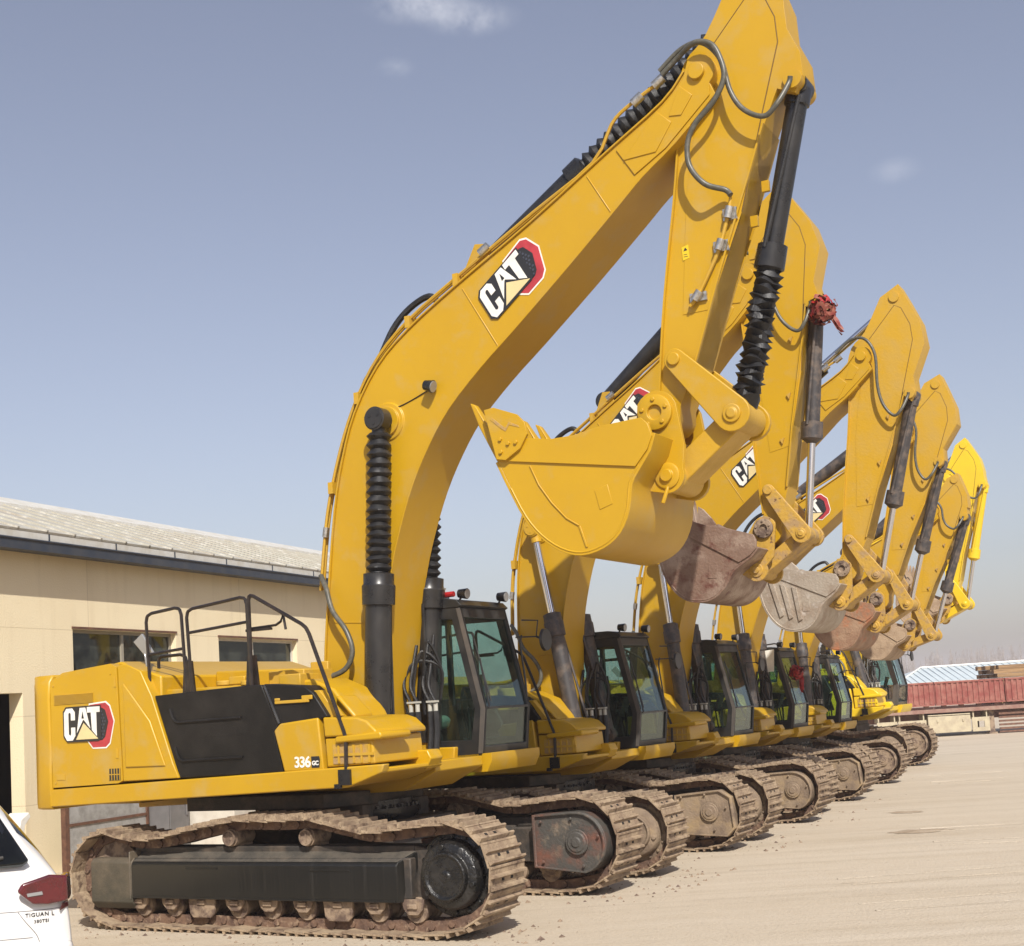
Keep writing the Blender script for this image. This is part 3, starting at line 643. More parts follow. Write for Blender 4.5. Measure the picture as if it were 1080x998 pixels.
    for sg in (-1,1):
        A = Vector((cf[0],sg*.47,cf[1])); B = Vector((cpn[0],sg*.47,cpn[1])); L = (B-A).length; d=(B-A).normalized()
        q_ = 1 if k==0 else .80; cy = MB(); cy.rev(A,B,[(0,.135*q_),(1.40,.135*q_),(1.41,.165*q_),(1.60,.17*q_),(1.62,.155*q_),(1.72,.155*q_),(1.74,.07)],n=28)
        cy.pin(A.x,A.z,sg*.40,sg*.56,.12)
        cy.tube([A+Vector((.1,-sg*.14,.2)),A+d*1.45+Vector((.02,-sg*.16,0))],.018,6)
        cyo = cy.build('boom_cylinder', M['black_gloss'] if k==0 else M['cylgrey'], rt)
        if k==0:
            pr_=[(1.70,.10)]; t=1.74
            while t<L-.19:
                pr_ += [(t,.090),(t+.035,.127),(t+.045,.127)]; t += .082 if t<2.3 else .094
            pr_ += [(L-.14,.09)]
            MB().rev(A,B,pr_,n=24,jit=.03).build('boot', M['rubber'], cyo, angle=25)
        else:
            MB().rev(A,B,[(1.70,.052),(L-.1,.052)],n=16).build('rod', M['chrome'], cyo)
        ev = MB(); ev.rev((B.x,sg*.36,B.z),(B.x,sg*1,B.z),[(0,.085),(.06,.085),(.06,.12),(.20,.12),(.205,.105),(.215,.10)],n=24)
        for a in (30,150,270): ev.cyl((B.x+.055*math.cos(R_(a)),sg*.57,B.z+.055*math.sin(R_(a))),(B.x+.055*math.cos(R_(a)),sg*.582,B.z+.055*math.sin(R_(a))),.015,n=8)
        ev.rev(A,B,[(L-.2,.075),(L-.08,.075)],n=16)
        ev.build('rod_eye', M['black_gloss'] if k==0 else Yd, cyo)
    # ---- hoses between boom foot and cab
    hc = MB()
    for i,(x,y) in enumerate(((.70,.05),(.78,.05),(.86,.16),(.93,.16))):
        hc.mat(0); hc.tube(cr([(x-.10,y+.2,2.62+.05*i),(x-.10,y+.1,2.42),(x-.07,y,2.24),(x,y,2.08)],5),.018,8)
        hc.mat(2); hc.tube(cr([(x,y,1.98),(x+.01,y-.02,1.75),(x-.0,y-.08,1.50),(x-.10,y-.16,1.42),(x-.22,y-.2,1.38)],5),.034,8)
        hc.mat(1); hc.cyl((x,y,1.97),(x,y,2.06),.024,n=10); 
    hc.box((.67,.02,2.07),(.81,.08,2.09)); hc.box((.84,.12,2.07),(.96,.18,2.09))
    hc.mat(0)
    for i in range(3): hc.tube(cr([(.66+i*.05,.05+.08*i,1.95),(.60+i*.08,.1+.06*i,2.3),(.70+i*.07,.2,2.5+.1*i),(.92,.32,2.42),(.88,.34,2.1)],5),.018,6)
    hc.build('hose_cluster', [M['rubber'], M['offwhite_fit'], M['rubber']], rt, key=('hc',))
    vb = MB(); vb.prism([(.0,1.45),(.62,1.50),(.60,1.9),(.45,2.5),(.0,2.5)], .36, .47); vb.build('swivel_cover', M['black_cab'], rt, key=('vb',))
    # ---- stick cylinder
    A2 = T((1.95,6.43)) if k==0 else T((1.85,6.50)); B2 = stop
    A = Vector((A2[0],0,A2[1])); B = Vector((B2[0],0,B2[1])); L=(B-A).length
    tl = 1.15 if k==0 else L*.52
    cy = MB(); cy.rev(A,B,[(0,.115),(tl,.12),(tl+.01,.15),(tl+.18,.15),(tl+.2,.12),(tl+.22,.06)],n=24); cy.pin(A.x,A.z,-.1,.1,.12)
    cyo = cy.build('stick_cylinder', M['black_gloss'] if k<3 else M['cylgrey'], rt)
    if k==0:
        pr_=[(tl+.2,.10)]; t=tl+.22
        while t<L-.15: pr_ += [(t,.09),(t+.04,.128),(t+.05,.128)]; t += .095
        pr_ += [(L-.1,.09)]; MB().rev(A,B,pr_,n=24,jit=.04).build('boot', M['rubber'], cyo, angle=25)
    else: MB().rev(A,B,[(tl+.2,.055),(L,.055)],n=16).build('rod', M['chrome'], cyo)
    # ---- stick
    iS = sim(tip, nose, TIP1, NOSE1); cq = iS(cyl); dx_, dz_ = cq[0]-CYL1[0], cq[1]-CYL1[1]
    SRk = [((p[0]+dx_,p[1]+dz_) if i in (4,5,6) else ((p[0]+dx_*.8,p[1]+dz_*.8) if i==7 else p)) for i,p in enumerate(SR)]
    if k: SRk[8] = (4.95+dz_*.42,7.03+dz_); SRk[0] = (5.02,8.60); SRk[1] = (5.12,8.36); SRk[2] = (5.26,8.0); SRk[3] = (5.29,7.66)
    sl = [S(p) for p in cr2(SL,3)]; sr_ = [S(p) for p in SRk]
    nz = S(NOSE1); na = arc(nz[0],nz[1],.19*S.k, -20, -180, 8)
    b = MB(); b.prism(sl+sr_+na, -.20, .20)
    srs=[S(p) for p in SR[8:12]]; b.ribbon(srs, -.018, -.235,.235); b.ribbon(sl[:13], .016, -.235,.235)
    pl = [S(p) for p in ((4.34,7.30),(4.52,7.88),(4.93,8.30),(5.02,8.24),(5.12,7.98),(5.13,7.74),(4.94,7.14),(4.68,6.28),(4.31,5.45),(4.05,5.45),(4.16,6.5),(4.26,7.0))]
    for sg in (-1,1):
        b.prism(pl, sg*.2005, sg*.205); b.mat(1); b.tube([(q[0],sg*.2025,q[1]) for q in pl[1:8]], .006, 5); b.mat(0)  # thin dark tube draws the shadow gap along the plate edge
        b.pin(*cyl, sg*.10, sg*.235, .085); b.pin(*S((4.94,8.42)), sg*.05, sg*.225, .08)
    for q in ((4.83,6.55),(4.70,6.25),(4.66,5.95)):
        q=S(q); b.box((q[0]-.02,.02,q[1]-.05),(q[0]+.05,.06,q[1]+.05))
    stk = b.build('stick', [Yw if k<2 else Yd, M['gap_shadow']], rt, bevel=.007)
    if k == 0:
        hp = MB(); hp.tube(cr([(S(p)[0],-.25,S(p)[1]) for p in ((4.61,6.44),(4.56,6.25),(4.46,5.98),(4.36,5.80),(4.22,5.58),(4.14,5.50))],4),.018,8)
        hp.mat(1)
        for (q,q2) in (((4.59,6.33),(4.56,6.23)),((4.49,6.05),(4.45,5.96)),((4.25,5.62),(4.19,5.55))):
            q=S(q); q2=S(q2)
            hp.cyl((q[0],-.26,q[1]),(q2[0],-.26,q2[1]),.042,n=10); hp.box((q2[0]-.05,-.235,q2[1]-.01),(q[0]+.05,-.2,q[1]+.0))
        hp.build('stick_line', [Yd, M['silver']], stk)
    else:
        for q in ((4.66,6.70),(4.46,6.05),(4.24,5.55)): q=S(q); MB().prism([(q[0]-.03,q[1]),(q[0]+.03,q[1]+.02),(q[0]-.0,q[1]-.06)], -.235, -.2).build('stick_tab', M['yellow_worn'], stk)
    hz = MB()
    HA = [(4.05,7.70),(4.22,7.82),(4.42,7.86),(4.58,7.80),(4.66,7.62),(4.67,7.45),(4.56,7.27),(4.38,7.12),(4.29,6.96),(4.29,6.74),(4.42,6.54),(4.57,6.48),(4.62,6.42)]
    HB = [(4.02,7.75),(4.25,7.90),(4.48,7.86),(4.64,7.66),(4.71,7.34),(4.82,7.14),(5.0,7.03),(5.13,7.12),(5.22,7.30),(5.24,7.36)]
    if k==0: hz.tube(cr([(S(p)[0],-.40 if 1<i<11 else -.30,S(p)[1]) for i,p in enumerate(HA)],6),.026,10)
    hw_ = (0,0,0,.15,.5,.75,.95,1,1,1); HBk = [(p[0]+dx_*w_,p[1]+dz_*w_) for p,w_ in zip(HB,hw_)] if k else HB
    hz.tube(cr([(S(p)[0],-.36 if 1<i<8 else -.28,S(p)[1]) for i,p in enumerate(HBk)],6),.024,10)
    hz.build('stick_hose', M['hose'], stk)
    if k==0:
        dc = MB(); dc.slab([(4.09,-.2060,5.95),(4.155,-.2060,5.965),(4.15,-.2060,6.09),(4.085,-.2060,6.075)],(0,-.0022,0)); dc.mat(1); dc.prism([(4.10,6.035),(4.14,6.04),(4.12,6.07)],-.2082,-.2092); dc.box((4.10,-.2092,5.98),(4.14,-.2082,5.985)); dc.box((4.10,-.2092,6.0),(4.135,-.2082,6.005))
        dc.build('warning_sticker', [M['yellow_bright'], M['decal_black']], stk)
    # ---- bucket cylinder
    A = Vector((cyl[0],0,cyl[1])); B = Vector((crank[0],0,crank[1])); L=(B-A).length
    tl = 1.42 if k==0 else min(1.5, L*.54)
    cy = MB(); cy.rev(A,B,[(0,.10),(.02,.115),(.16,.115),(.17,.095),(tl,.095),(tl+.01,.135),(tl+.22,.14),(tl+.24,.11),(tl+.28,.06)],n=28); cy.pin(A.x,A.z,-.12,.12,.10)
    cy.tube([A+Vector((.02,-.12,-.12)),A+(B-A)*((tl+.05)/L)+Vector((-.03,-.13,0))],.02,8)
    cyo = cy.build('bucket_cylinder', M['black_gloss'] if k==0 else (Yw if k==5 else M['cylgrey']), rt)
    if k==0:
        pr_=[(tl+.24,.11)]; t=tl+.26
        while t<L-.20: pr_ += [(t,.095),(t+.032,.130)]; t += .064
        pr_ += [(L-.12,.10)]; MB().rev(A,B,pr_,n=26,jit=.15).build('boot', M['rubber'], cyo, angle=25)
    else: MB().rev(A,B,[(tl+.26,.05),(L-.05,.05)],n=16).build('rod', M['chrome'], cyo)
    # ---- linkage
    lr = 1 if k==0 else .76
    for sg in (-1,1):
        b = MB(); h1 = hull2(idl,.10*lr,crank,.165*lr); b.prism(h1, sg*.25, sg*.31)
        b.pin(idl[0],idl[1],sg*.24,sg*.335,.06); b.rev((crank[0],sg*.30,crank[1]),(crank[0],sg*1,crank[1]),[(0,.085*lr),(.03,.085*lr),(.03,.05*lr),(.045,.045*lr)],n=20)
        b.build('idler_link', Yw if k==0 else Yl, rt, bevel=.01)
    b = MB(); b.prism(hull2(crank,.115*lr,bl,.115*lr), -.20, .20); b.pin(crank[0],crank[1],-.235,.235,.14*lr); b.pin(bl[0],bl[1],-.235,.235,.14*lr)
    b.build('power_link', Yl, rt, bevel=.012)
    # ---- bucket
    Bf = sim(NOSE1, BL1, nose, bl); g = Bf.k
    if P.get('bucket_scale'):
        kb = complex(bl[0]-nose[0], bl[1]-nose[1])/complex(BL1[0]-NOSE1[0], BL1[1]-NOSE1[1]); kb = kb/abs(kb)*P['bucket_scale']
        def Bf(p, kb=kb):
            w_ = complex(*nose)+(complex(p[0],p[1])-complex(*NOSE1))*kb; return (w_.real,w_.imag)
    bm_ = M[P['bucket']]; hwid = .75 if k==0 else .72
    lower = cr2([(2.33,4.26),(2.45,3.99),(2.59,3.71),(2.74,3.52),(2.93,3.38),(3.13,3.32),(3.34,3.36),(3.50,3.47),(3.60,3.66),(3.64,3.88),(3.74,4.03)],3)
    plate = [Bf(p) for p in lower+[(3.84,4.16),(3.89,4.27),(3.86,4.38),(3.80,4.44),(3.42,4.42),(3.12,4.37),(2.90,4.37),(2.66,4.42)]]
    upper = [Bf(p) for p in ((2.33,4.262),(3.715,4.02),(3.84,4.16),(3.89,4.27),(3.86,4.38),(3.80,4.445),(3.42,4.43),(3.12,4.385),(2.90,4.385),(2.655,4.43))]
    b = MB()
    for sg in (-1,1):
        b.mat(0); b.prism(plate, sg*(hwid-.03), sg*hwid); b.prism(upper, sg*hwid, sg*(hwid+.02))
        if k==2:
            for dx in (0,.22,.44): q=[Bf(p) for p in ((2.62+dx,4.10-.03*dx),(2.72+dx,4.08-.03*dx),(3.02+dx*.8,3.55),(2.96+dx*.8,3.50))]; b.prism(q, sg*hwid, sg*(hwid+.03))
        wr = [(2.66,4.17),(2.74,3.98),(2.86,3.80),(3.0,3.64),(3.12,3.56)]
        if k==0: b.ribbon([Bf(p) for p in wr], .012, sg*hwid, sg*(hwid+.012)); b.prism([Bf(p) for p in ((3.12,3.56),(3.14,3.56),(3.20,3.36),(3.18,3.36))], sg*hwid, sg*(hwid+.012))
        pt=[Bf(p) for p in ((3.30,3.86),(3.43,3.90),(3.47,3.72),(3.34,3.68))]; b.prism(pt, sg*hwid, sg*(hwid+.006))
    b.mat(0); b.ribbon([Bf(p) for p in lower+[(3.84,4.16),(3.89,4.30)]], -.03, -hwid+.001, hwid-.001)
    for sg in (-1,1): b.tube([(Bf(p)[0],sg*(hwid-.004),Bf(p)[1]) for p in lower[3:]], .011, 6)
    q=[Bf(p) for p in ((2.33,4.26),(2.27,4.36),(2.31,4.38),(2.42,4.14))]; b.prism(q, -hwid+.002, hwid-.002)
    # wear strips under the shell
    # hinge box and ears
    b.mat(1)
    for y in (-.30,-.255+.5): pass
    ear = [Bf(p) for p in ((3.36,4.42),(3.63,4.65))]
    n_ = nose; l_ = bl
    earp = lambda: arc(n_[0],n_[1],.205*g*(1 if k==0 else .85), 150, 20, 8)+[Bf((4.02,4.22))]+arc(l_[0],l_[1],.16*g, 20, -110, 7)+[Bf((3.62,3.86)),Bf((3.60,3.96)),Bf((3.74,4.06)),Bf((3.56,4.40))]
    for sg in (-1,1):
        b.prism(earp(), sg*.285, sg*.335)
    b.build_ = None
    bk = b.build('bucket', [bm_, Yw if k==0 else M['yellow_worn']] if k!=1 else [bm_, M['yellow_worn']], rt, bevel=.008)
    for sg in (-1,1):
        pn = MB()
        pn.rev((n_[0],sg*.33,n_[1]),(n_[0],sg*1,n_[1]),[(0,.165*lr),(.045,.165*lr),(.05,.155*lr),(.05,.07*lr),(.02,.065*lr),(.02,.0)],n=28)
        for i in range(5): a=R_(72*i+20); pn.cyl((n_[0]+.12*lr*math.cos(a),sg*.375,n_[1]+.12*lr*math.sin(a)),(n_[0]+.12*lr*math.cos(a),sg*.395,n_[1]+.12*lr*math.sin(a)),.02*lr,n=8)
        pn.build('pin_cap', Yw if k==0 else M['roller'], bk, bevel=.004)
        pn = MB()
        pn.rev((l_[0],sg*.33,l_[1]),(l_[0],sg*1,l_[1]),[(0,.12*lr),(.02,.12*lr),(.025,.11*lr),(.025,.06*lr),(.055,.055*lr),(.055,0)],n=24)
        if sg<0 and k==0: pn.tube([(l_[0],-.34,l_[1]-.10),(l_[0]-.05,-.37,l_[1]-.25)],.02,6)
        pn.build('link_pin', Yw if k==0 else M['yellow_worn'], bk, bevel=.004)
    for i in range(5):
        y = -.66+i*.33; tt = MB()
        q = [Bf(p) for p in ((2.40,4.18),(2.30,4.27),(2.13,4.62),(2.03,4.87),(2.09,4.84),(2.22,4.62),(2.36,4.36),(2.46,4.24))]
        n8 = len(q); vs=[]
        for sg in (-1,1):
            for j,p in enumerate(q): w_ = .062 if j not in (3,4) else .035; vs.append((p[0],y+sg*w_,p[1]))
        tt.add(vs,[tuple(range(n8)),tuple(range(2*n8-1,n8-1,-1))]+[(j,j+n8,(j+1)%n8+n8,(j+1)%n8) for j in range(n8)])
        tt.build('tooth', Yw if k==0 else bm_, bk, bevel=.01)
    for sg in (-1,1):
        sc = MB(); cc=[Bf(p) for p in ((2.24,4.60),(2.34,4.58),(2.52,4.48),(2.60,4.42),(2.60,4.34),(2.44,4.25),(2.345,4.27))] if sg>0 else [Bf(p) for p in ((2.24,4.75),(2.34,4.76),(2.58,4.66),(2.66,4.57),(2.68,4.46),(2.60,4.34),(2.44,4.25),(2.345,4.27))]; sc.prism(cc, sg*(hwid+.02), sg*(hwid+.055))
        sc.mat(0)
        for p in (((2.40,4.45),(2.48,4.40),(2.40,4.33),(2.56,4.40)) if sg<0 else ((2.40,4.36),(2.50,4.36))): q=Bf(p); sc.cyl((q[0],sg*(hwid+.05),q[1]),(q[0],sg*(hwid+.075),q[1]),.02,n=6)
        gr=[Bf(p) for p in ((2.32,4.67),(2.42,4.58),(2.46,4.55),(2.50,4.60),(2.60,4.55),(2.61,4.53),(2.50,4.57),(2.46,4.515),(2.41,4.55),(2.30,4.65))]; 
        sc.mat(1); sg<0 and sc.prism(gr, sg*(hwid+.055), sg*(hwid+.059))
        sc.build('side_cutter', [Yw if k==0 else bm_, M['yellow_worn'] if k==0 else M['void']], bk, bevel=.006)
    return rt

# ------------------------------------------------------------------ pins per machine (machine frame, metres)
PINS = [
 dict(tip=TIP1, nose=NOSE1, crank=CRANK1, bl=BL1, idl=IDL1, cyl=CYL1, stop=(4.97,8.33)),
 dict(tip=(3.60,7.58), nose=(3.56,4.24), crank=(4.03,4.13), bl=(3.42,3.72), idl=(3.64,4.73), cyl=(4.45,6.97)),
 dict(tip=(4.09,7.35), nose=(3.53,4.05), crank=(4.04,3.91), bl=(3.45,3.54), idl=(3.66,4.50), cyl=(4.83,6.56)),
 dict(tip=(4.11,7.02), nose=(3.32,3.88), crank=(3.86,3.74), bl=(3.25,3.38), idl=(3.60,4.34), cyl=(4.72,6.23)),
 dict(tip=(3.97,6.22), nose=(3.26,3.66), crank=(3.70,3.39), bl=(3.10,3.20), idl=(3.40,4.08), cyl=(4.69,5.89)),
 dict(tip=(3.04,6.76), nose=(2.81,3.93), crank=(3.18,3.79), bl=(2.58,3.50), idl=(2.93,4.30), cyl=(3.87,6.43)),
]
for p in PINS[1:]: p['cyl'] = (p['cyl'][0]-.07, p['cyl'][1]+.10)
for p in PINS[1:]: p['stop'] = sim(TIP1, NOSE1, p['tip'], p['nose'])((4.94,8.42))
ORG = [(-1.752,14.372),(.255,17.595),(1.961,20.662),(3.553,24.043),(5.251,27.639),(-1.752+.8784*-.5+.4779*20.5, 14.372+-.4779*-.5+.8784*20.5)]
SC = [1,.91,.89,.87,.84,.97]
PHI = 2.0698; RZM = math.pi/2-PHI
PP = [dict(bucket='yellow'), dict(bucket='bucket_rust'), dict(bucket='bucket_grey'), dict(bucket='bucket_orange'), dict(bucket='bucket_tan'),
      dict(bucket='bucket_tan', paint='yellow_bright', cab='grey_cab', bucket_scale=.75)]
LB = ['yellow excavator nearest the camera with clean yellow bucket and ribbed black boots on its cylinders',
      'yellow excavator second in the row with rusty brown bucket and red rosette',
      'yellow excavator third in the row with scraped pale grey bucket and bare chrome rods',
      'yellow excavator fourth in the row with orange rust bucket and white paper on the cab',
      'yellow excavator fifth in the row with small dusty tan bucket just before the lemon one',
      'lemon yellow excavator with grey cab standing last in the row near the trailer']
EX = []
for k in range(6):
    rt = excavator(k, (ORG[k][0],ORG[k][1],0), RZM, SC[k], PINS[k], PP[k])
    if k==5:
        for ch in rt.children:
            if ch.name.split('.')[0] in ('crawler_track','track_frame','car_body','swing_ring'): ch.location.x = -.6
    tag(rt, LB[k], 'excavator', 'excavators parked side by side in a row'); EX.append(rt)

def mworld(k, x, y, z):
    c, s_ = math.cos(RZM), math.sin(RZM)
    return (ORG[k][0]+SC[k]*(c*x-s_*y), ORG[k][1]+SC[k]*(s_*x+c*y), SC[k]*z)

# ---- rosettes, paper and banner resting on the machines
def rosette(loc, r, label, m, tail):
    rnd = random.Random(5); mb = MB()
    for i in range(110):
        d = Vector((rnd.gauss(0,1),rnd.gauss(0,1),rnd.gauss(0,1))).normalized(); c = d*r*rnd.uniform(.45,1)
        u = d.orthogonal().normalized(); w = d.cross(u); a = rnd.uniform(0,6.28); u, w = u*math.cos(a)+w*math.sin(a), w*math.cos(a)-u*math.sin(a)
        s_ = r*rnd.uniform(.28,.42)
        mb.mat(0 if rnd.random()<.7 else 1)
        mb.add([c-u*s_-w*s_*.5, c-d*-.02+w*s_*.2, c+u*s_-w*s_*.5, c+u*s_*.8+w*s_*.6+d*s_*.5, c+w*s_*.9+d*s_*.3, c-u*s_*.8+w*s_*.6+d*s_*.5],[(0,1,4,5),(1,2,3,4)])
    for q in range(4):
        mb.mat(0); a = Vector((r*.35+q*.012,.01*q,-r*.4)); prev=None; vs_=[]
        for n_i in range(7):
            t = n_i/6*(1-.12*q); c = a+Vector((tail[0]*t+.015*math.sin(t*6+q*2),.02*math.sin(t*4+q),tail[1]*t)); w_=.028*(1-.2*t); an=q+t*2.2
            vs_ += [c+Vector((math.cos(an)*w_,math.sin(an)*w_,0)), c-Vector((math.cos(an)*w_,math.sin(an)*w_,0))]
        mb.add(vs_, [(2*n_i,2*n_i+1,2*n_i+3,2*n_i+2) for n_i in range(6)])
    o = mb.build('silk_rosette', m, None); o.location = loc; o.rotation_euler[2] = RZM
    return tag(o, label, 'ribbon rosette')
rosette(mworld(1,4.50,-.22,6.95), .165, 'faded red ribbon rosette tied to the cylinder top of the second excavator', [M['red_dull'],M['red_cloth']], (.16,-.28))
rosette(mworld(3,1.36,.62,2.62), .13, 'bright red silk rosette hanging on the cab front of the fourth excavator', [M['red_cloth'],M['red_cloth']], (.02,-.35))
pa = MB(); pa.slab([(0,0,0),(.30,0,.02),(.33,0,.40),(.02,0,.38)],(0,-.01,0)); po = pa.build('paper_notice', M['white'], None, smooth=False)
po.location = mworld(3,.62,.44,2.64); po.rotation_euler[2] = RZM; tag(po, 'blank white paper sheet stuck to the side window of the fourth excavator cab', 'paper')
bn = MB(); bpts = [(0,0,0),(.30,0,-.02),(.55,.0,.0),(.9,.0,-.03)]
bn.tube([(-.55,0,.02),(-.2,0,.03),(.1,0,.01),(.45,0,.015)], .03, 8)
bn.mat(1)
for i in range(9): bn.box((-.45+i*.09,-.034,-.01+.01*(i%2)),(-.42+i*.09,-.026,.025))
bo_ = bn.build('rolled_banner', [M['red_cloth'],M['white']], None); bo_.location = mworld(0,.52,.58,3.185); bo_.rotation_euler[2] = RZM
tag(bo_, 'rolled red banner with white marks lying on the nearest cab roof', 'banner')

# ------------------------------------------------------------------ the ground
def ground_mat():
    m, nt, b = newmat('dusty_concrete'); b.inputs['Roughness'].default_value = .9; b.inputs['Specular IOR Level'].default_value = .2
    tc = N(nt,'ShaderNodeTexCoord')
    def noise(sc, scale=(1,1,1), rot=0, det=8, rough=.6):
        mp = N(nt,'ShaderNodeMapping'); mp.inputs['Scale'].default_value = scale; mp.inputs['Rotation'].default_value[2] = rot; nt.links.new(tc.outputs['Object'], mp.inputs['Vector'])
        n = N(nt,'ShaderNodeTexNoise', Scale=sc, Detail=det, Roughness=rough); nt.links.new(mp.outputs[0], n.inputs['Vector']); return n.outputs['Fac']
    def mapr(v, a, b_, c=0, d=1):
        r = N(nt,'ShaderNodeMapRange'); nt.links.new(v, r.inputs['Value']); r.inputs['From Min'].default_value=a; r.inputs['From Max'].default_value=b_; r.inputs['To Min'].default_value=c; r.inputs['To Max'].default_value=d; return r.outputs[0]
    def mix(f, a, b_, bt='MIX'):
        x = N(nt,'ShaderNodeMix', data_type='RGBA', blend_type=bt)
        nt.links.new(f, x.inputs['Factor']) if not isinstance(f, float) else setattr(x.inputs['Factor'],'default_value',f)
        for s_, v in (('A',a),('B',b_)):
            if isinstance(v, tuple): x.inputs[s_].default_value = c4(v)
            else: nt.links.new(v, x.inputs[s_])
        return x.outputs['Result']
    # tyre and blade streaks run across the yard
    st = noise(1.2, (.05,1.0,1), -.12, 9, .65)
    st2 = noise(5.0, (.03,1.0,1), .06, 6, .6)
    big = noise(.16, (1,1,1)); fine = noise(28); spots = noise(.9,(1,1.6,1)); mid = noise(3.2)
    c = mix(mapr(st,.38,.62), (.47,.392,.29), (.545,.468,.365))
    c = mix(mapr(st2,.52,.66,0,.5), c, (.37,.305,.225))
    c = mix(mapr(big,.4,.65,0,.6), c, (.50,.425,.32))
    c = mix(mapr(mid,.35,.7,0,.35), c, (.57,.495,.39))
    c = mix(mapr(spots,.66,.74,0,.65), c, (.24,.175,.12))
    c = mix(mapr(fine,.55,.75,0,.5), c, (.27,.20,.14))
    nt.links.new(c, b.inputs['Base Color'])
    bp = N(nt,'ShaderNodeBump', Strength=.6, Distance=.03)
    ad = N(nt,'ShaderNodeMath', operation='ADD'); nt.links.new(fine, ad.inputs[0]); nt.links.new(st, ad.inputs[1])
    nt.links.new(ad.outputs[0], bp.inputs['Height']); nt.links.new(bp.outputs[0], b.inputs['Normal'])
    return m
g = MB(); g.add([(-700,-60,0),(900,-60,0),(900,900,0),(-700,900,0)],[(0,1,2,3)])
gr = g.build('ground', ground_mat(), None, smooth=False); tag(gr, 'pale dusty concrete yard with faint tyre streaks', 'ground', kind='structure')
def ruts():
    rnd = random.Random(17); mb = MB()
    for (x0,y0,ang,bend,w_) in ((3,12.5,.10,.006,.22),(3.2,14.2,.10,.006,.22),(5,17,-.06,-.004,.2),(5.3,18.6,-.06,-.004,.2),(8,27,.03,.003,.25),(8,28.8,.03,.003,.25)):
        for e in (-w_,w_):
            prev = None
            for i in range(70):
                t = i*.34; x = x0+t*math.cos(ang)-e*math.sin(ang); y = y0+t*math.sin(ang)+e*math.cos(ang)+bend*t*t
                ww = .035*rnd.uniform(.5,1.3); hh = .010*rnd.uniform(.2,1.2)
                cur = [(x,y-ww,.0015),(x,y,.0015+hh),(x,y+ww,.0015)]
                if prev: mb.add(prev+cur, [(0,1,4,3),(1,2,5,4)])
                prev = cur
    return mb
rt_ = ruts().build('dust_ridges', gr.data.materials[0], None); tag(rt_, 'faint low ridges of dust pushed up beside wheel tracks on the yard', 'dust', kind='stuff')
# crumbs of dried mud near the tracks
def scatter_mud():
    rnd = random.Random(11); mb = MB()
    for i in range(1500):
        k = rnd.choice([0,0,0,0,1,1,2,3]); x = rnd.uniform(-2.7,3.0); y = rnd.choice([-1.3,1.3])+rnd.gauss(0,.45)
        p = mworld(k,x,y,0); r = abs(rnd.gauss(0,.012))+.004
        vs = [(p[0]+r*math.cos(a)*rnd.uniform(.7,1.3),p[1]+r*math.sin(a)*rnd.uniform(.7,1.3),.001) for a in (0,1.26,2.5,3.8,5.0)]+[(p[0],p[1],r*.9)]
        mb.add(vs,[(0,1,5),(1,2,5),(2,3,5),(3,4,5),(4,0,5)])
    o = mb.build('mud_crumbs', M['roller'], None, smooth=False); tag(o, 'dry brown mud crumbs scattered on the ground around the tracks', 'mud', kind='stuff')
scatter_mud()

PX = [(5.82,21.31),(5.20,18.52)]
def patch(x, y, rx, ry, label, sd):
    rnd = random.Random(sd); n = 26
    vs = [(rx*math.cos(6.283*i/n)*rnd.uniform(.6,1.1), ry*math.sin(6.283*i/n)*rnd.uniform(.6,1.1), .004) for i in range(n)]
    mb = MB(); mb.add(vs+[(0,0,.016)], [(i,(i+1)%n,n) for i in range(n)]); o = mb.build('mud_patch', M['mud'], None, smooth=False); o.location = (x,y,0); tag(o, label, 'mud patch')
M['mud'] = mat('dried_mud', (.30,.225,.15), .9, 0, (.40,.32,.23), 4, bump=.6, bscale=20)
patch(PX[0][0],PX[0][1],.30,.22,'small dried mud patch on the open yard, the farther of two',1); patch(PX[1][0],PX[1][1],.48,.25,'wider dried mud patch on the open yard, the nearer of two',2)
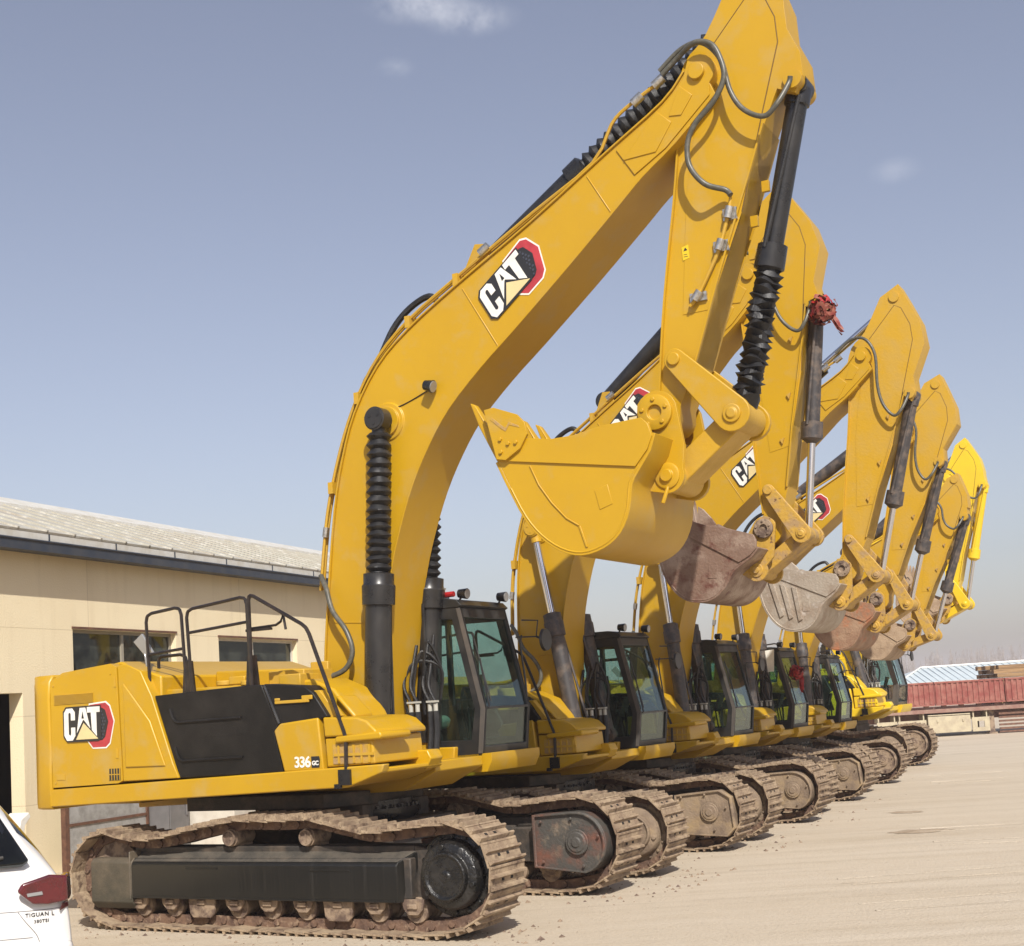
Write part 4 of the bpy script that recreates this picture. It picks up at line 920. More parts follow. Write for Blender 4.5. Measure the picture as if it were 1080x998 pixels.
# ------------------------------------------------------------------ workshop on the left
wall_m = None
def wallmat():
    m, nt, b = newmat('cream_render'); b.inputs['Roughness'].default_value = .85
    tc = N(nt,'ShaderNodeTexCoord'); sep = N(nt,'ShaderNodeSeparateXYZ'); nt.links.new(tc.outputs['Object'], sep.inputs[0])
    n1 = N(nt,'ShaderNodeTexNoise', Scale=.5, Detail=8); nt.links.new(tc.outputs['Object'], n1.inputs['Vector'])
    mp = N(nt,'ShaderNodeMapping'); mp.inputs['Scale'].default_value=(3,3,.25); nt.links.new(tc.outputs['Object'], mp.inputs['Vector'])
    n2 = N(nt,'ShaderNodeTexNoise', Scale=1.5, Detail=8); nt.links.new(mp.outputs[0], n2.inputs['Vector'])
    def mx(f, a, b_):
        x = N(nt,'ShaderNodeMix', data_type='RGBA'); nt.links.new(f, x.inputs['Factor'])
        if isinstance(a, tuple): x.inputs['A'].default_value=c4(a)
        else: nt.links.new(a, x.inputs['A'])
        x.inputs['B'].default_value=c4(b_); return x.outputs['Result']
    r1 = N(nt,'ShaderNodeMapRange'); nt.links.new(n1.outputs['Fac'], r1.inputs['Value']); r1.inputs['From Min'].default_value=.35; r1.inputs['From Max'].default_value=.7
    r2 = N(nt,'ShaderNodeMapRange'); nt.links.new(n2.outputs['Fac'], r2.inputs['Value']); r2.inputs['From Min'].default_value=.52; r2.inputs['From Max'].default_value=.8; r2.inputs['To Max'].default_value=.55
    c = mx(r1.outputs[0], (.80,.69,.47), (.74,.62,.41)); c = mx(r2.outputs[0], c, (.62,.51,.33))
    # panel joints every 1.2 m high and 4 m wide
    def joint(sock, per, off, w):
        a = N(nt,'ShaderNodeMath', operation='ADD'); nt.links.new(sock, a.inputs[0]); a.inputs[1].default_value = off
        mo = N(nt,'ShaderNodeMath', operation='PINGPONG'); nt.links.new(a.outputs[0], mo.inputs[0]); mo.inputs[1].default_value = per/2
        l = N(nt,'ShaderNodeMath', operation='LESS_THAN'); nt.links.new(mo.outputs[0], l.inputs[0]); l.inputs[1].default_value = w; return l.outputs[0]
    j1 = joint(sep.outputs['Z'], 1.25, -3.50+12.5, .006); j2 = joint(sep.outputs['X'], 4.2, -6.0+42, .006)
    m_ = N(nt,'ShaderNodeMath', operation='MAXIMUM'); nt.links.new(j1, m_.inputs[0]); nt.links.new(j2, m_.inputs[1])
    m3 = N(nt,'ShaderNodeMath', operation='MULTIPLY'); nt.links.new(m_.outputs[0], m3.inputs[0]); m3.inputs[1].default_value=.45
    c = mx(m3.outputs[0], c, (.40,.31,.18)); nt.links.new(c, b.inputs['Base Color'])
    bp = N(nt,'ShaderNodeBump', Strength=.25, Distance=.02); n4 = N(nt,'ShaderNodeTexNoise', Scale=40, Detail=6); nt.links.new(tc.outputs['Object'], n4.inputs['Vector']); nt.links.new(n4.outputs['Fac'], bp.inputs['Height']); nt.links.new(bp.outputs[0], b.inputs['Normal'])
    return m
M['wall'] = wallmat()
M['roof'] = mat('dusty_roof_sheet', (.43,.41,.34), .6, .1, (.40,.36,.29), 1.2, lo=.4, hi=.68, c3=(.56,.54,.48), s3=5, lo3=.5, hi3=.7, bump=.2)
M['gutter'] = mat('dark_blue_gutter', (.035,.045,.065), .45, .2, (.06,.065,.075), 3)
M['cap'] = mat('pale_ridge_metal', (.58,.57,.53), .6, 0, (.5,.47,.4), 4)
M['frame_w'] = mat('window_frame_grey', (.30,.27,.21), .6)
M['galv'] = mat('galvanised_sheet', (.42,.41,.39), .55, .3, (.30,.29,.27), 6, lo=.4, hi=.62, c3=(.50,.49,.47), s3=2)
M['brown'] = mat('rust_brown_steel', (.12,.06,.04), .6, .2, (.2,.1,.06), 9)
M['greybox'] = mat('grey_cabinet_paint', (.13,.125,.125), .55, 0, (.17,.16,.16), 4)
M['offwhite'] = mat('off_white_panel', (.62,.58,.50), .6, 0, (.52,.47,.40), 4)
BA = math.atan2(.933,.361)
bd = empty('workshop', (-7.1,19.0,0), BA)
tag(bd, 'long cream workshop with grey ribbed roof, dark blue gutter and high dark windows', 'building')
holes = [(-2.7,.33,0,2.58),(1.43,4.02,2.05,3.52),(5.28,7.96,2.05,3.49)]
X0, X1, ZT = -10, 14.3, 4.72
xs = sorted({X0,X1,*[h[0] for h in holes],*[h[1] for h in holes]}); w = MB()
for i in range(len(xs)-1):
    a,b_ = xs[i],xs[i+1]; hh = [h for h in holes if h[0]<=a and h[1]>=b_]
    if not hh: w.box((a,0,0),(b_,.24,ZT))
    else:
        if hh[0][2]>0: w.box((a,0,0),(b_,.24,hh[0][2]))
        w.box((a,0,hh[0][3]),(b_,.24,ZT))
w.box((X0,8.76,0),(X1,9,ZT)); w.prism([(.24,0),(8.76,0),(8.76,ZT),(4.5,6.4),(.24,ZT)], X1-.24, X1, ax='x'); w.prism([(.24,0),(8.76,0),(8.76,ZT),(4.5,6.4),(.24,ZT)], X0, X0+.24, ax='x')
w.build('wall', M['wall'], bd, smooth=False)
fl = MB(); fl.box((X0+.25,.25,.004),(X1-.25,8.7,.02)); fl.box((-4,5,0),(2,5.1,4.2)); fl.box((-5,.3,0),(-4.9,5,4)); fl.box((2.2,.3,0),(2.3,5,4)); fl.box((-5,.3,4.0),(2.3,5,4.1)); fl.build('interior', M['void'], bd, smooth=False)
# roof: two slopes with ribs, ridge cap
def slope(y0,z0,y1,z1,name):
    r = MB(); L_ = math.hypot(y1-y0,z1-z0); ny,nz = -(z1-z0)/L_, (y1-y0)/L_
    if nz<0: ny,nz=-ny,-nz
    xa, xb = X0-.3, X1+.25
    r.slab([(xa,y0,z0),(xb,y0,z0),(xb,y1,z1),(xa,y1,z1)],(0,ny*.03,nz*.03))
    x = xa+.1
    while x < xb-.1:
        r.slab([(x-.02,y0,z0),(x+.02,y0,z0),(x+.02,y1,z1),(x-.02,y1,z1)],(0,ny*.052,nz*.052)); x += .60
    r.build(name, M['roof'], bd, smooth=False)
slope(-.28,4.84,3.2,6.02,'roof'); slope(9.4,4.84,3.2,6.02,'roof')
c = MB(); x = X0-.32
while x < X1+.2: c.prism([(2.6,5.82),(3.2,6.03),(3.8,5.86),(3.8,5.91),(3.2,6.13),(2.6,5.90)], x, x+2.38, ax='x'); x += 2.4
c.build('ridge_cap', M['cap'], bd, smooth=False)
c = MB(); c.prism([(-.36,4.56),(-.36,4.70),(-.34,4.70),(-.34,4.58),(-.22,4.58),(-.22,4.70),(-.20,4.70),(-.20,4.56)], X0-.3, X1+.25, ax='x'); c.box((X0-.2,-.198,4.58),(X1+.2,-.003,4.66)); c.tube([(X0-.3,-.365,4.705),(X1+.25,-.365,4.705)],.018,6)
c.mat(2); c.box((X0-.3,-.275,4.72),(X1+.25,-.26,4.845))
c.mat(0)
x = X0
while x < X1: c.box((x-.012,-.285,4.72),(x+.012,-.277,4.84)); x += 1.52
c.build('gutter', [M['gutter'],M['galv'],M['cap']], bd, smooth=False)
for (a,b_,z0,z1) in holes[1:]:
    f_ = MB(); t=.05
    f_.ring([(a,.10,z0),(b_,.10,z0),(b_,.10,z1),(a,.10,z1)],[(a+t,.10,z0+t),(b_-t,.10,z0+t),(b_-t,.10,z1-t),(a+t,.10,z1-t)],(0,.06,0))
    mcs = [a+(b_-a)*.46] if a>5 else [a+(b_-a)*.5]
    for mx_ in mcs: f_.box((mx_-.03,.095,z0+t),(mx_+.03,.15,z1-t))
    wo = f_.build('window', M['offwhite'] if a>5 else M['frame_w'], bd, smooth=False)
    MB().box((a+t,.125,z0+t),(b_-t,.132,z1-t)).build('pane', M['house_glass'], wo, smooth=False)
    MB().box((a-.02,-.02,z1+.003),(b_+.02,.05,z1+.035)).build('lintel', M['brown'], wo, smooth=False)
# things along the wall
def local_obj(mb, name, mats, label, cat, bevel=0):
    o = mb.build(name, mats, None, bevel=bevel); o.location = (-7.1,19.0,0); o.rotation_euler[2] = BA; return tag(o, label, cat)
p = MB(); p.box((.72,-.42,.02),(2.48,-.38,1.30)); p.mat(1)
p.box((.62,-.44,0),(.70,-.36,1.36)); p.box((.70,-.437,.66),(2.5,-.37,.70)); p.box((.70,-.437,1.30),(2.5,-.37,1.34)); p.box((2.485,-.44,0),(2.53,-.36,1.36)); p.box((1.9,-.46,1.0),(1.92,-.44,1.15))
local_obj(p,'steel_gate_panel',[M['galv'],M['brown']],'grey galvanised sheet panel in a rusty brown frame under the counterweight','metal panel')
p = MB(); p.box((2.60,-.75,0),(3.14,-.12,1.25)); p.box((2.63,-.76,.1),(3.11,-.75,1.2)); p.box((3.03,-.785,.6),(3.06,-.76,.8))
local_obj(p,'cabinet',M['greybox'],'dark grey steel cabinet between the galvanised panel and white tank','cabinet',.01)
p = MB(); p.prism([(-1.5,0),(-.2,0),(-.2,1.15),(-.35,1.25),(-1.35,1.25),(-1.5,1.15)], 3.25, 5.9, ax='x'); p.box((4.5,-1.52,.05),(4.53,-1.5,1.2)); p.cyl((4.2,-.9,1.25),(4.2,-.9,1.33),.18)
local_obj(p,'storage_tank',M['offwhite'],'off white boxy storage tank behind the nearest excavator by the wall','tank',.03)
p = MB(); p.prism([(.30,.55),(.42,.95),(.62,1.05),(.66,.98),(.52,.86),(.44,.5)], -1.0,-.6); p.box((.36,-.95,0),(.40,-.91,.6)); p.box((.5,-.7,0),(.54,-.66,.6)); p.box((.3,-1.0,.5),(.60,-.6,.54))
p.v=[(v[0]*.8-.62,v[1]*.8+.35,v[2]*.9) for v in p.v]; local_obj(p,'plastic_chair',M['white'],'white plastic chair standing by the dark workshop doorway','chair',.008)
p = MB(); rnd = random.Random(4)
for i in range(7): p.cyl((-1.2+i*.25,.8+rnd.random()*.5,.3*(i%3)+.02),(-1.2+i*.25,1.5,.3*(i%3)+.3),.2,n=16)
local_obj(p,'oil_drum_pile',M['greybox'],'dim heap of dark drums just inside the workshop doorway','drums',.01)

# ------------------------------------------------------------------ white SUV, rear corner in view
M['car'] = mat('white_car_paint', (.66,.65,.63), .22, 0, (.60,.58,.55), 3, coat=.6, lo=.4, hi=.8)
M['tail'] = mat('tail_lamp_red', (.09,.002,.006), .12, 0, (.06,.0015,.004), 12, coat=1)
M['tyre'] = mat('tyre_rubber', (.018,.017,.016), .75, 0, (.05,.045,.04), 10)
car = empty('suv', (-3.715,8.29,0), math.pi/2+R_(27))
tag(car, 'white SUV with dark rear window and red tail lamp in the bottom left corner', 'car')
ST = [ # x, zbottom, belt half width, shoulder z, shoulder half width, roof edge half width, roof edge z, roof z
 (-.02,.34,.88,.80,.87,.74,.86,.87),(.02,.30,.94,.90,.92,.82,.97,.98),(.06,.28,.95,1.0,.92,.85,1.07,1.08),(.13,.27,.905,1.06,.905,.80,1.14,1.16),
 (.30,.26,.915,1.09,.905,.63,1.40,1.44),(.48,.25,.92,1.10,.905,.555,1.58,1.61),(1.2,.24,.925,1.09,.905,.585,1.62,1.67),(2.2,.24,.925,1.06,.90,.60,1.62,1.67),(2.75,.24,.925,1.04,.90,.60,1.52,1.57),
 (3.45,.25,.92,1.02,.90,.78,1.06,1.08),(4.1,.28,.90,.92,.86,.70,.98,1.0),(4.42,.32,.82,.75,.80,.6,.82,.84),(4.5,.36,.70,.62,.70,.5,.66,.68)]
rings = []
for (x,zb,wb,zs,ws,wr,ze,zr) in ST:
    h = [(0,zb),(wb*.85,zb),(wb*.97,zb+.08),(wb,.5 if zs>.6 else .45),(wb*1.0,.72 if zs>.75 else zs-.05),(ws,zs),((ws+wr)/2+.02,(zs+ze)/2),(wr,ze),(wr*.9,zr-.015),(wr*.5,zr),(0,zr)]
    rings.append([(x,y,z) for y,z in h]+[(x,-y,z) for y,z in h[-2:0:-1]])
nn = len(rings[0]); cb = MB(); vs = [p_ for r in rings for p_ in r]; fs=[]; ms=[]
for i in range(len(rings)-1):
    for j in range(nn):
        fs.append((i*nn+j,i*nn+(j+1)%nn,(i+1)*nn+(j+1)%nn,(i+1)*nn+j))
        jj = j if j<10 else nn-1-j
        gl = (jj in (5,6) and 4<=i<=8) or (jj in (8,9) and 3<=i<=4) or (jj in (7,8,9) and i==8)
        ms.append(1 if gl else 0)
fs += [tuple(range(nn-1,-1,-1)), tuple(range((len(rings)-1)*nn,len(rings)*nn))]; ms += [0,0]
cb.add(vs, fs); cb.m = ms
body = cb.build('body', [M['car'],M['car_glass']], car, angle=30)
sub = body.modifiers.new('sub','SUBSURF'); sub.levels = 1; sub.render_levels = 2
# rear window glass, light, bumper, badge on the rear face
mb = MB(); mb.slab([(.095,.66,1.165),(.095,-.66,1.165),(.105,-.70,1.185),(.455,-.50,1.57),(.455,.50,1.57),(.105,.70,1.185)],(-.03,0,.025)); mb.build('rear_window', M['car_glass'], body, bevel=.008)
mb = MB(); mb.tube(cr([(.03,-.1,1.19),(.06,-.35,1.21),(.09,-.55,1.235)],5),.012,6); mb.build('rear_wiper', M['tyre'], body)
for sg in (-1,1):
    mb = MB(); mb.slab([(-.062,sg*.61,1.03),(-.062,sg*.70,.945),(-.06,sg*.80,.935),(-.045,sg*.905,.945),(-.045,sg*.905,1.10),(-.06,sg*.80,1.115),(-.062,sg*.64,1.075)],(.05,0,0))
    mb.slab([(-.046,sg*.904,.945),(.0,sg*.935,.95),(.10,sg*.955,.96),(.14,sg*.955,1.08),(.05,sg*.945,1.11),(-.046,sg*.904,1.10)],(0,-sg*.05,0))
    tl = mb.build('tail_light', M['tail'], body, bevel=.014, segs=3)
    mb = MB(); mb.slab([(-.0625,sg*.67,.995),(-.0625,sg*.76,1.0),(-.0625,sg*.755,1.02),(-.0625,sg*.665,1.015)],(-.005,0,0)); mb.build('lamp_lens', M['amber'], tl)
    mb = MB(); mb.slab([(0,sg*.86,.885),(.06,sg*.925,.90),(.09,sg*.928,.945),(.0,sg*.88,.93)],(-.03,0,0)); mb.build('marker_lens', M['tail'], tl, bevel=.006)
mb = MB(); mb.prism([(.10,-.955),(-.02,-.94),(-.09,-.80),(-.11,-.4),(-.11,.4),(-.09,.80),(-.02,.94),(.10,.955)], .36, .70, ax='z'); mb.build('rear_bumper', M['car'], body, bevel=.04, segs=3)
mb = MB(); mb.prism([(-.08,.24),(-.105,.28),(-.105,.42),(.05,.42),(.05,.24)], -.70,.70); mb.build('bumper_trim', M['plastic'], body, bevel=.015)
bpy.context.view_layer.update()
from mathutils.bvhtree import BVHTree
dg = bpy.context.evaluated_depsgraph_get(); eb = body.evaluated_get(dg); bv = BVHTree.FromPolygons([v.co.copy() for v in eb.data.vertices], [tuple(p_.vertices) for p_ in eb.data.polygons])
def rear_x(y, z):
    h = bv.ray_cast(Vector((-2,y,z)), Vector((1,0,0))); return h[0].x if h[0] is not None else 0
for (tx, tz, sz, tt) in ((.66,.865,.034,'TIGUAN L'),(.71,.825,.028,'380TSI')):
    mx = Matrix.Translation((rear_x(-tx-.06,tz)-.004,-tx,tz)) @ Matrix.Rotation(R_(-90),4,'Z') @ Matrix.Rotation(R_(90),4,'X')
    text_mesh('badge', tt, sz, M['decal_black'], body, mx, bold=.0004, ext=.002, space=1.15)
mb = MB()
for path in ([(-.9,.905),(-.8,.90),(-.6,.905),(-.3,.92),(0,.925),(.3,.92),(.6,.905),(.8,.90),(.9,.905)], [(-.62,.90),(-.66,.84),(-.72,.76),(-.74,.71)], [(-.70,.74),(-.4,.75),(0,.755),(.4,.75),(.70,.74)]):
    pp_ = cr([(0,a,b) for a,b in path],5); mb.tube([(rear_x(p_.y,p_.z)-.001,p_.y,p_.z) for p_ in pp_], .0024, 5)
mb.build('panel_gap', M['greybox'], body)
for x_ in (.92,3.62):
    for sg in (-1,1):
        mb = MB(); mb.rev((x_,sg*.70,.35),(x_,sg*1.0,.35),[(0,.22),(0,.32),(.03,.35),(.19,.35),(.22,.33),(.225,.24)],n=32,cap=False); wh = mb.build('wheel', M['tyre'], car)
        mb = MB(); mb.rev((x_,sg*.71,.35),(x_,sg*1.0,.35),[(.0,.23),(.18,.235),(.20,.23),(.19,.20),(.12,.18),(.12,.0)],n=32)
        for q in range(5): a=R_(72*q); mb.slab([(x_+.05*math.cos(a+1.57),sg*.915,.35+.05*math.sin(a+1.57)),(x_+.05*math.cos(a-1.57),sg*.915,.35+.05*math.sin(a-1.57)),(x_+.22*math.cos(a-.12),sg*.90,.35+.22*math.sin(a-.12)),(x_+.22*math.cos(a+.12),sg*.90,.35+.22*math.sin(a+.12))],(0,-sg*.03,0))
        mb.build('rim', M['silver'], wh)
        mb = MB(); mb.rev((x_,sg*.80,.35),(x_,sg*1.2,.35),[(0,.40),(.125,.40),(.13,.375),(0,.375)],n=28,cap=False); mb.build('wheel_arch', M['plastic'], body)

# ------------------------------------------------------------------ flatbed trailer with red sideboards
M['redboard'] = mat('faded_red_sideboard', (.22,.05,.038), .7, 0, (.30,.12,.09), 3, lo=.4, hi=.65, bump=.2, c3=(.2,.08,.06), s3=9)
M['redbeam'] = mat('dusty_red_beam', (.22,.11,.085), .7, 0, (.3,.2,.15), 3, bump=.2)
M['beige'] = mat('beige_toolbox', (.46,.40,.27), .6, 0, (.36,.30,.21), 4)
M['timber'] = mat('timber_boards', (.34,.21,.10), .75, 0, (.17,.10,.05), 2.5, lo=.45, hi=.6, bump=.4, stretch=(.3,4,14))
tr = empty('flatbed_trailer', (12.2,48.8,0), R_(-.6)); tag(tr, 'long flatbed trailer with faded red sideboards parked beyond the excavators', 'trailer')
mb = MB(); mb.box((0,0,.84),(12.5,.14,.98)); mb.box((0,2.3,.84),(12.5,2.44,.98)); mb.box((0,.14,.98),(12.5,2.3,1.04)); mb.box((0,.7,.55),(12.5,.85,.95)); mb.box((0,1.6,.55),(12.5,1.75,.95))
for i in range(20): mb.box((.3+i*.62,.1,1.04),(.45+i*.62,.3,1.13))
mb.build('bed', M['redbeam'], tr, bevel=.01)
for (y0,y1) in ((.02,.06),(2.38,2.42)):
    for s_ in range(5):
        mb = MB(); x0 = s_*2.5+.02; mb.box((x0,y0,1.14),(x0+2.46,y1,1.90))
        for i in range(13): mb.box((x0+.03+i*.19,y0-.035,1.16),(x0+.11+i*.19,y0,1.88))
        mb.box((x0,y0-.05,1.88),(x0+2.46,y1+.01,1.94)); mb.box((x0,y0-.05,1.10),(x0+2.46,y1+.01,1.15)); mb.build('sideboard', M['redboard'], tr, smooth=False)
for x0 in (2.22,):
    mb = MB(); mb.box((x0,.05,.13),(x0+1.5,.7,.72)); mb.box((x0,.04,.74),(x0+1.5,.7,.78)); mb.box((x0+.3,.02,.5),(x0+.36,.05,.6)); mb.box((x0+1.2,.02,.5),(x0+1.26,.05,.6)); mb.build('toolbox', M['beige'], tr, bevel=.01)
for x0,w_ in ((.4,.72),(1.15,1.0),(3.76,.62)):
    mb = MB(); mb.ring([(x0,.03,.12),(x0+w_,.03,.12),(x0+w_,.03,.62),(x0,.03,.62)],[(x0+w_*.3,.03,.26),(x0+w_*.7,.03,.26),(x0+w_*.7,.03,.48),(x0+w_*.3,.03,.48)],(0,.05,0)); mb.box((x0+.05,.08,.60),(x0+.1,.6,.84)); mb.box((x0+w_-.1,.08,.60),(x0+w_-.05,.6,.84)); mb.build('side_underrun_guard', M['beige'], tr, bevel=.006)
mb = MB(); mb.box((4.42,.25,.06),(4.62,.45,.9)); mb.box((4.37,.15,0),(4.67,.55,.06)); mb.box((4.45,1.9,.06),(4.6,2.1,.9)); mb.build('landing_leg', M['roller'], tr)
mb = MB()
for i in range(5): mb.box((4.75,.12,.14+i*.13),(7.4,.18,.21+i*.13))
mb.box((4.72,.10,.03),(7.4,.16,.09)); mb.build('rack_bar', M['brown'], tr)
for x_ in (8.3,9.5,10.7):
    for y_ in (.05,1.85):
        mb = MB(); mb.rev((x_,y_,.5),(x_,y_+1,.5),[(0,.28),(0,.46),(.05,.5),(.45,.5),(.5,.46),(.5,.28)],n=28); wh = mb.build('wheel', M['tyre'], tr)
        mb = MB(); mb.rev((x_,y_-.01,.5),(x_,y_+1,.5),[(0,.1),(0,.27),(.1,.25),(.1,.0)],n=24); mb.build('rim', M['roller'], wh)
# stacked timber lying in the trailer
mb = MB(); rnd = random.Random(9)
for r_ in range(9):
    for q in range(7): x0 = 4.85+rnd.uniform(-.12,.12)+r_*.0; mb.box((x0,.25+q*.28,1.045+r_*.152),(x0+5.2+rnd.uniform(-.1,.2),.25+q*.28+.27,1.19+r_*.152))
ti = mb.build('timber_stack', M['timber'], None, bevel=.008); ti.location = (12.2,48.8,0); ti.rotation_euler[2] = R_(-.6); tag(ti, 'stack of brown sawn boards loaded on the red trailer', 'timber')
# ------------------------------------------------------------------ far shed with light blue sheet roof
M['blueroof'] = mat('light_blue_sheet', (.46,.53,.56), .6, 0, (.52,.58,.60), 1.2)
sh = empty('shed', (37.6,138,0), R_(-2)); tag(sh, 'low far shed with light blue ribbed roof and white roof edge', 'building')
mb = MB(); mb.box((.5,0,0),(16,14,1.9)); mb.build('wall', M['offwhite'], sh, smooth=False)
mb = MB(); mb.add([(0,-.4,1.75),(16.6,-.4,1.75),(16.6,7,3.42),(4.6,7,3.35),(0,14.4,1.75),(16.6,14.4,1.75)],[(0,1,2,3),(0,3,4),(3,2,5,4),(1,5,2),(0,4,5,1)])
x = .4
while x < 16.4:
    if x>4.6: mb.slab([(x,-.42,1.77),(x+.12,-.42,1.77),(x+.12,7,3.47),(x,7,3.47)],(0,-.01,.02))
    else: t=x/4.6; mb.slab([(x,-.42,1.77),(x+.12,-.42,1.77),(x+.12,-.4+7.4*t,1.77+1.63*t),(x,-.4+7.4*t,1.77+1.63*t)],(0,-.03,.06))
    x += .7
mb.build('roof', M['blueroof'], sh, smooth=False)
mb = MB(); mb.tube([(0,-.4,1.8),(4.6,7,3.46),(16.7,7,3.56)],.10,6); mb.box((0,-.5,1.2),(16.6,-.42,1.80)); mb.build('roof_edge', M['white'], sh, smooth=False)
# ------------------------------------------------------------------ bare poplars on the horizon
M['twig'] = mat('haze_pale_poplar', (.30,.27,.25), .9, 0, (.38,.34,.31), 2)  # twig colour lightened to add haze that the thin volume lacks
mb = MB(); rnd = random.Random(21)
def quad(a, b, w0, w1):
    a=Vector(a); b=Vector(b); d=(b-a).normalized(); s1=Vector((d.z,0,-d.x)) if abs(d.z)+abs(d.x)>.01 else Vector((1,0,0)); s1.normalize(); s2=d.cross(s1)
    vs=[]
    for p_,w_ in ((a,w0),(b,w1)):
        for k_ in range(3): an=2.094*k_; vs.append(p_+s1*w_*math.cos(an)+s2*w_*math.sin(an))
    mb.add(vs,[(0,1,4,3),(1,2,5,4),(2,0,3,5)])
for i in range(1300):
    X = rnd.uniform(-60,260); Yy = rnd.uniform(285,330); H_ = rnd.uniform(6.3,9.2); 
    quad((X,Yy,0),(X+rnd.uniform(-.2,.2),Yy,H_),.11,.02)
    for j in range(26):
        z = H_*rnd.uniform(.18,.97); a = rnd.uniform(0,6.28); l = (H_-z)*.32+.4
        quad((X,Yy,z),(X+math.cos(a)*l*.5,Yy+math.sin(a)*l*.5,z+l*1.25),.035,.01)
o = mb.build('poplar_wood', M['twig'], None, smooth=False); tag(o, 'far off row of bare poplar trees faded by the haze and by a paler colour', 'wood', kind='stuff')

# ------------------------------------------------------------------ haze, sky, sun, camera
hz = MB(); hz.box((-690,-55,-1),(890,890,14)); ho = hz.build('haze', M['void'], None, smooth=False); tag(ho, 'thin pale haze over the yard and fields', 'haze', kind='stuff')
hm = bpy.data.materials.new('haze_air'); hm.use_nodes = True; nt = hm.node_tree; nt.nodes.clear()
out = nt.nodes.new('ShaderNodeOutputMaterial'); pv = nt.nodes.new('ShaderNodeVolumePrincipled'); pv.inputs['Color'].default_value = (.95,.92,1,1); pv.inputs['Density'].default_value = .0008; pv.inputs['Anisotropy'].default_value = .2
nt.links.new(pv.outputs[0], out.inputs['Volume']); ho.data.materials.clear(); ho.data.materials.append(hm)

SUN_EL, SUN_AZ = 47, 0   # degrees
# light travels in machine frame (-.22, +.90, -1.0)
c_, s_ = math.cos(RZM), math.sin(RZM)
ld = Vector((c_*-.72 - s_*.90, s_*-.72 + c_*.90, -1.0)).normalized(); ts = -ld
el = math.asin(ts.z); az = math.atan2(ts.x, ts.y)   # azimuth from +Y clockwise
CLOUDS = [(-.040,.881,.4725,.045,.014,.5),(-.006,.8855,.464,.040,.013,.42),(-.059,.897,.438,.016,.008,.2),(.276,.897,.345,.022,.011,.2)]
w = bpy.data.worlds.new('World'); scene.world = w; w.use_nodes = True; nt = w.node_tree
bg = nt.nodes['Background']; sky = nt.nodes.new('ShaderNodeTexSky'); sky.sky_type = 'NISHITA'; sky.sun_disc = False
sky.sun_elevation = el; sky.sun_rotation = az; sky.altitude = 50; sky.air_density = 1.3; sky.dust_density = 1.6; sky.ozone_density = 4.0
# thin wisps of cloud
tc = nt.nodes.new('ShaderNodeTexCoord')
no = nt.nodes.new('ShaderNodeTexNoise'); no.inputs['Scale'].default_value = 26; no.inputs['Detail'].default_value = 9; no.inputs['Roughness'].default_value = .62; nt.links.new(tc.outputs['Generated'], no.inputs['Vector'])
acc = None
for (cx_,cy_c,cz_,rx_,rz_,amp) in CLOUDS:
    sb = nt.nodes.new('ShaderNodeVectorMath'); sb.operation='SUBTRACT'; nt.links.new(tc.outputs['Generated'], sb.inputs[0]); sb.inputs[1].default_value=(cx_,cy_c,cz_)
    sc_ = nt.nodes.new('ShaderNodeVectorMath'); sc_.operation='MULTIPLY'; nt.links.new(sb.outputs[0], sc_.inputs[0]); sc_.inputs[1].default_value=(1/rx_,1/rx_,1/rz_)
    ln_ = nt.nodes.new('ShaderNodeVectorMath'); ln_.operation='LENGTH'; nt.links.new(sc_.outputs[0], ln_.inputs[0])
    r_m = nt.nodes.new('ShaderNodeMapRange'); r_m.interpolation_type='SMOOTHSTEP'; nt.links.new(ln_.outputs['Value'], r_m.inputs['Value']); r_m.inputs['From Min'].default_value=1; r_m.inputs['From Max'].default_value=0; r_m.inputs['To Max'].default_value=amp
    if acc is None: acc = r_m.outputs[0]
    else:
        a_ = nt.nodes.new('ShaderNodeMath'); a_.operation='ADD'; nt.links.new(acc, a_.inputs[0]); nt.links.new(r_m.outputs[0], a_.inputs[1]); acc = a_.outputs[0]
mn = nt.nodes.new('ShaderNodeMapRange'); mn.inputs['From Min'].default_value=.38; mn.inputs['From Max'].default_value=.68; nt.links.new(no.outputs['Fac'], mn.inputs['Value'])
mr = nt.nodes.new('ShaderNodeMath'); mr.operation='MULTIPLY'; nt.links.new(acc, mr.inputs[0]); nt.links.new(mn.outputs[0], mr.inputs[1])
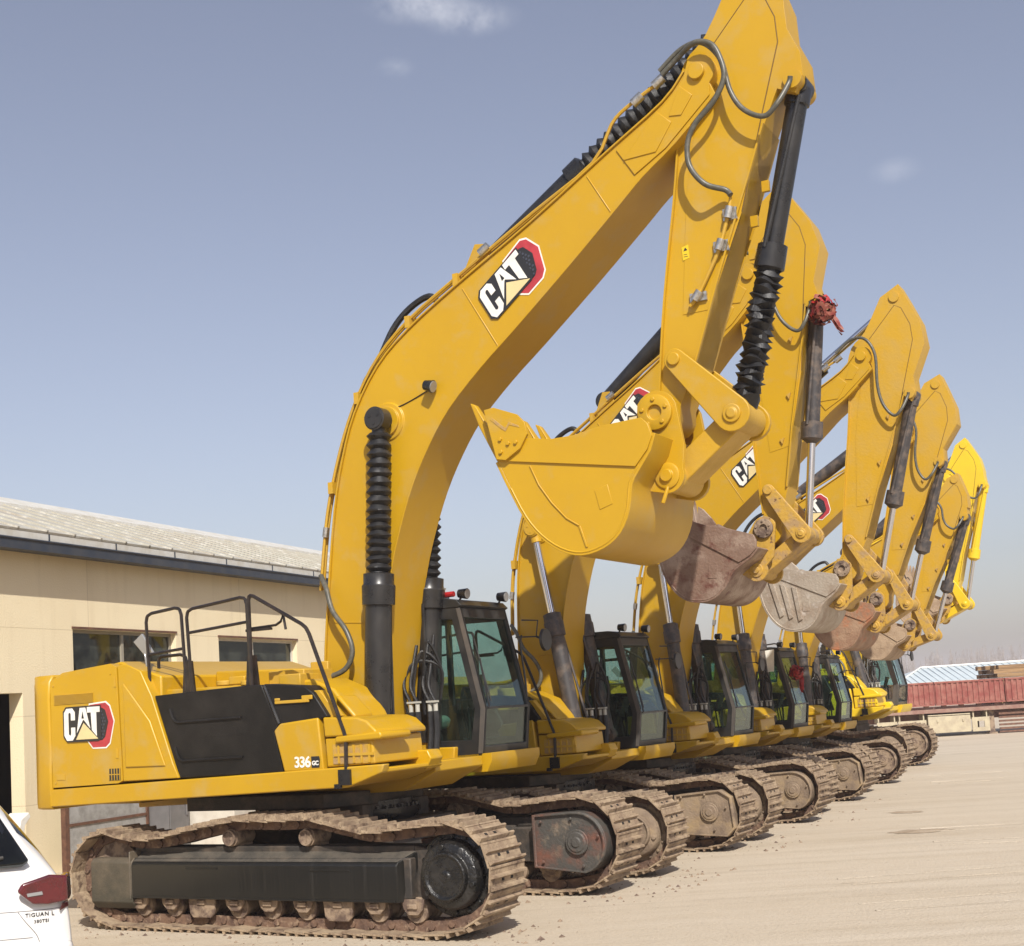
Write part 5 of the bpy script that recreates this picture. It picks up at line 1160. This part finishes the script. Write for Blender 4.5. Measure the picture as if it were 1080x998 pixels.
tint = nt.nodes.new('ShaderNodeMix'); tint.data_type='RGBA'; tint.blend_type='MULTIPLY'; tint.inputs['Factor'].default_value=1; tint.inputs['B'].default_value=(1.0,.945,1.0,1); hsv = nt.nodes.new('ShaderNodeHueSaturation'); hsv.inputs['Saturation'].default_value = .62; nt.links.new(sky.outputs[0], hsv.inputs['Color']); nt.links.new(hsv.outputs[0], tint.inputs['A'])
mx = nt.nodes.new('ShaderNodeMix'); mx.data_type='RGBA'; nt.links.new(mr.outputs[0], mx.inputs['Factor']); nt.links.new(tint.outputs['Result'], mx.inputs['A']); mx.inputs['B'].default_value=(9,9,9.4,1)
nt.links.new(mx.outputs['Result'], bg.inputs['Color']); bg.inputs['Strength'].default_value = .106
sl = bpy.data.lights.new('sun','SUN'); sl.energy = 4.9; sl.angle = R_(.53); sl.color = (1,.95,.87); so = bpy.data.objects.new('sun', sl); col.objects.link(so)
so.rotation_euler = ld.to_track_quat('-Z','Y').to_euler(); so.location = (0,0,40)

f_,p_,r_,H_,cy_ = 1443.,.0931,.0599,1.983,610.
cam = bpy.data.cameras.new('camera'); co = bpy.data.objects.new('camera', cam); col.objects.link(co); scene.camera = co
F = Vector((0,math.cos(p_),math.sin(p_))); U0 = Vector((0,-math.sin(p_),math.cos(p_))); R0 = Vector((1,0,0))
Rr = R0*math.cos(r_)-U0*math.sin(r_); U = U0*math.cos(r_)+R0*math.sin(r_)
mw = Matrix(((Rr.x,U.x,-F.x,0),(Rr.y,U.y,-F.y,0),(Rr.z,U.z,-F.z,H_),(0,0,0,1))); co.matrix_world = mw
cam.sensor_width = 36; cam.sensor_fit = 'HORIZONTAL'; cam.lens = f_/1080*36; cam.shift_y = (cy_-499)/1080; cam.clip_end = 3000; cam.clip_start = .1
scene.view_settings.view_transform = 'Standard'; scene.view_settings.look = 'None'; scene.view_settings.gamma = 1; scene.view_settings.exposure = .15
scene.render.resolution_x = 1024; scene.render.resolution_y = 946
scene.cycles.volume_step_rate = 4; scene.cycles.max_bounces = 8; scene.cycles.transparent_max_bounces = 16; scene.cycles.volume_bounces = 1
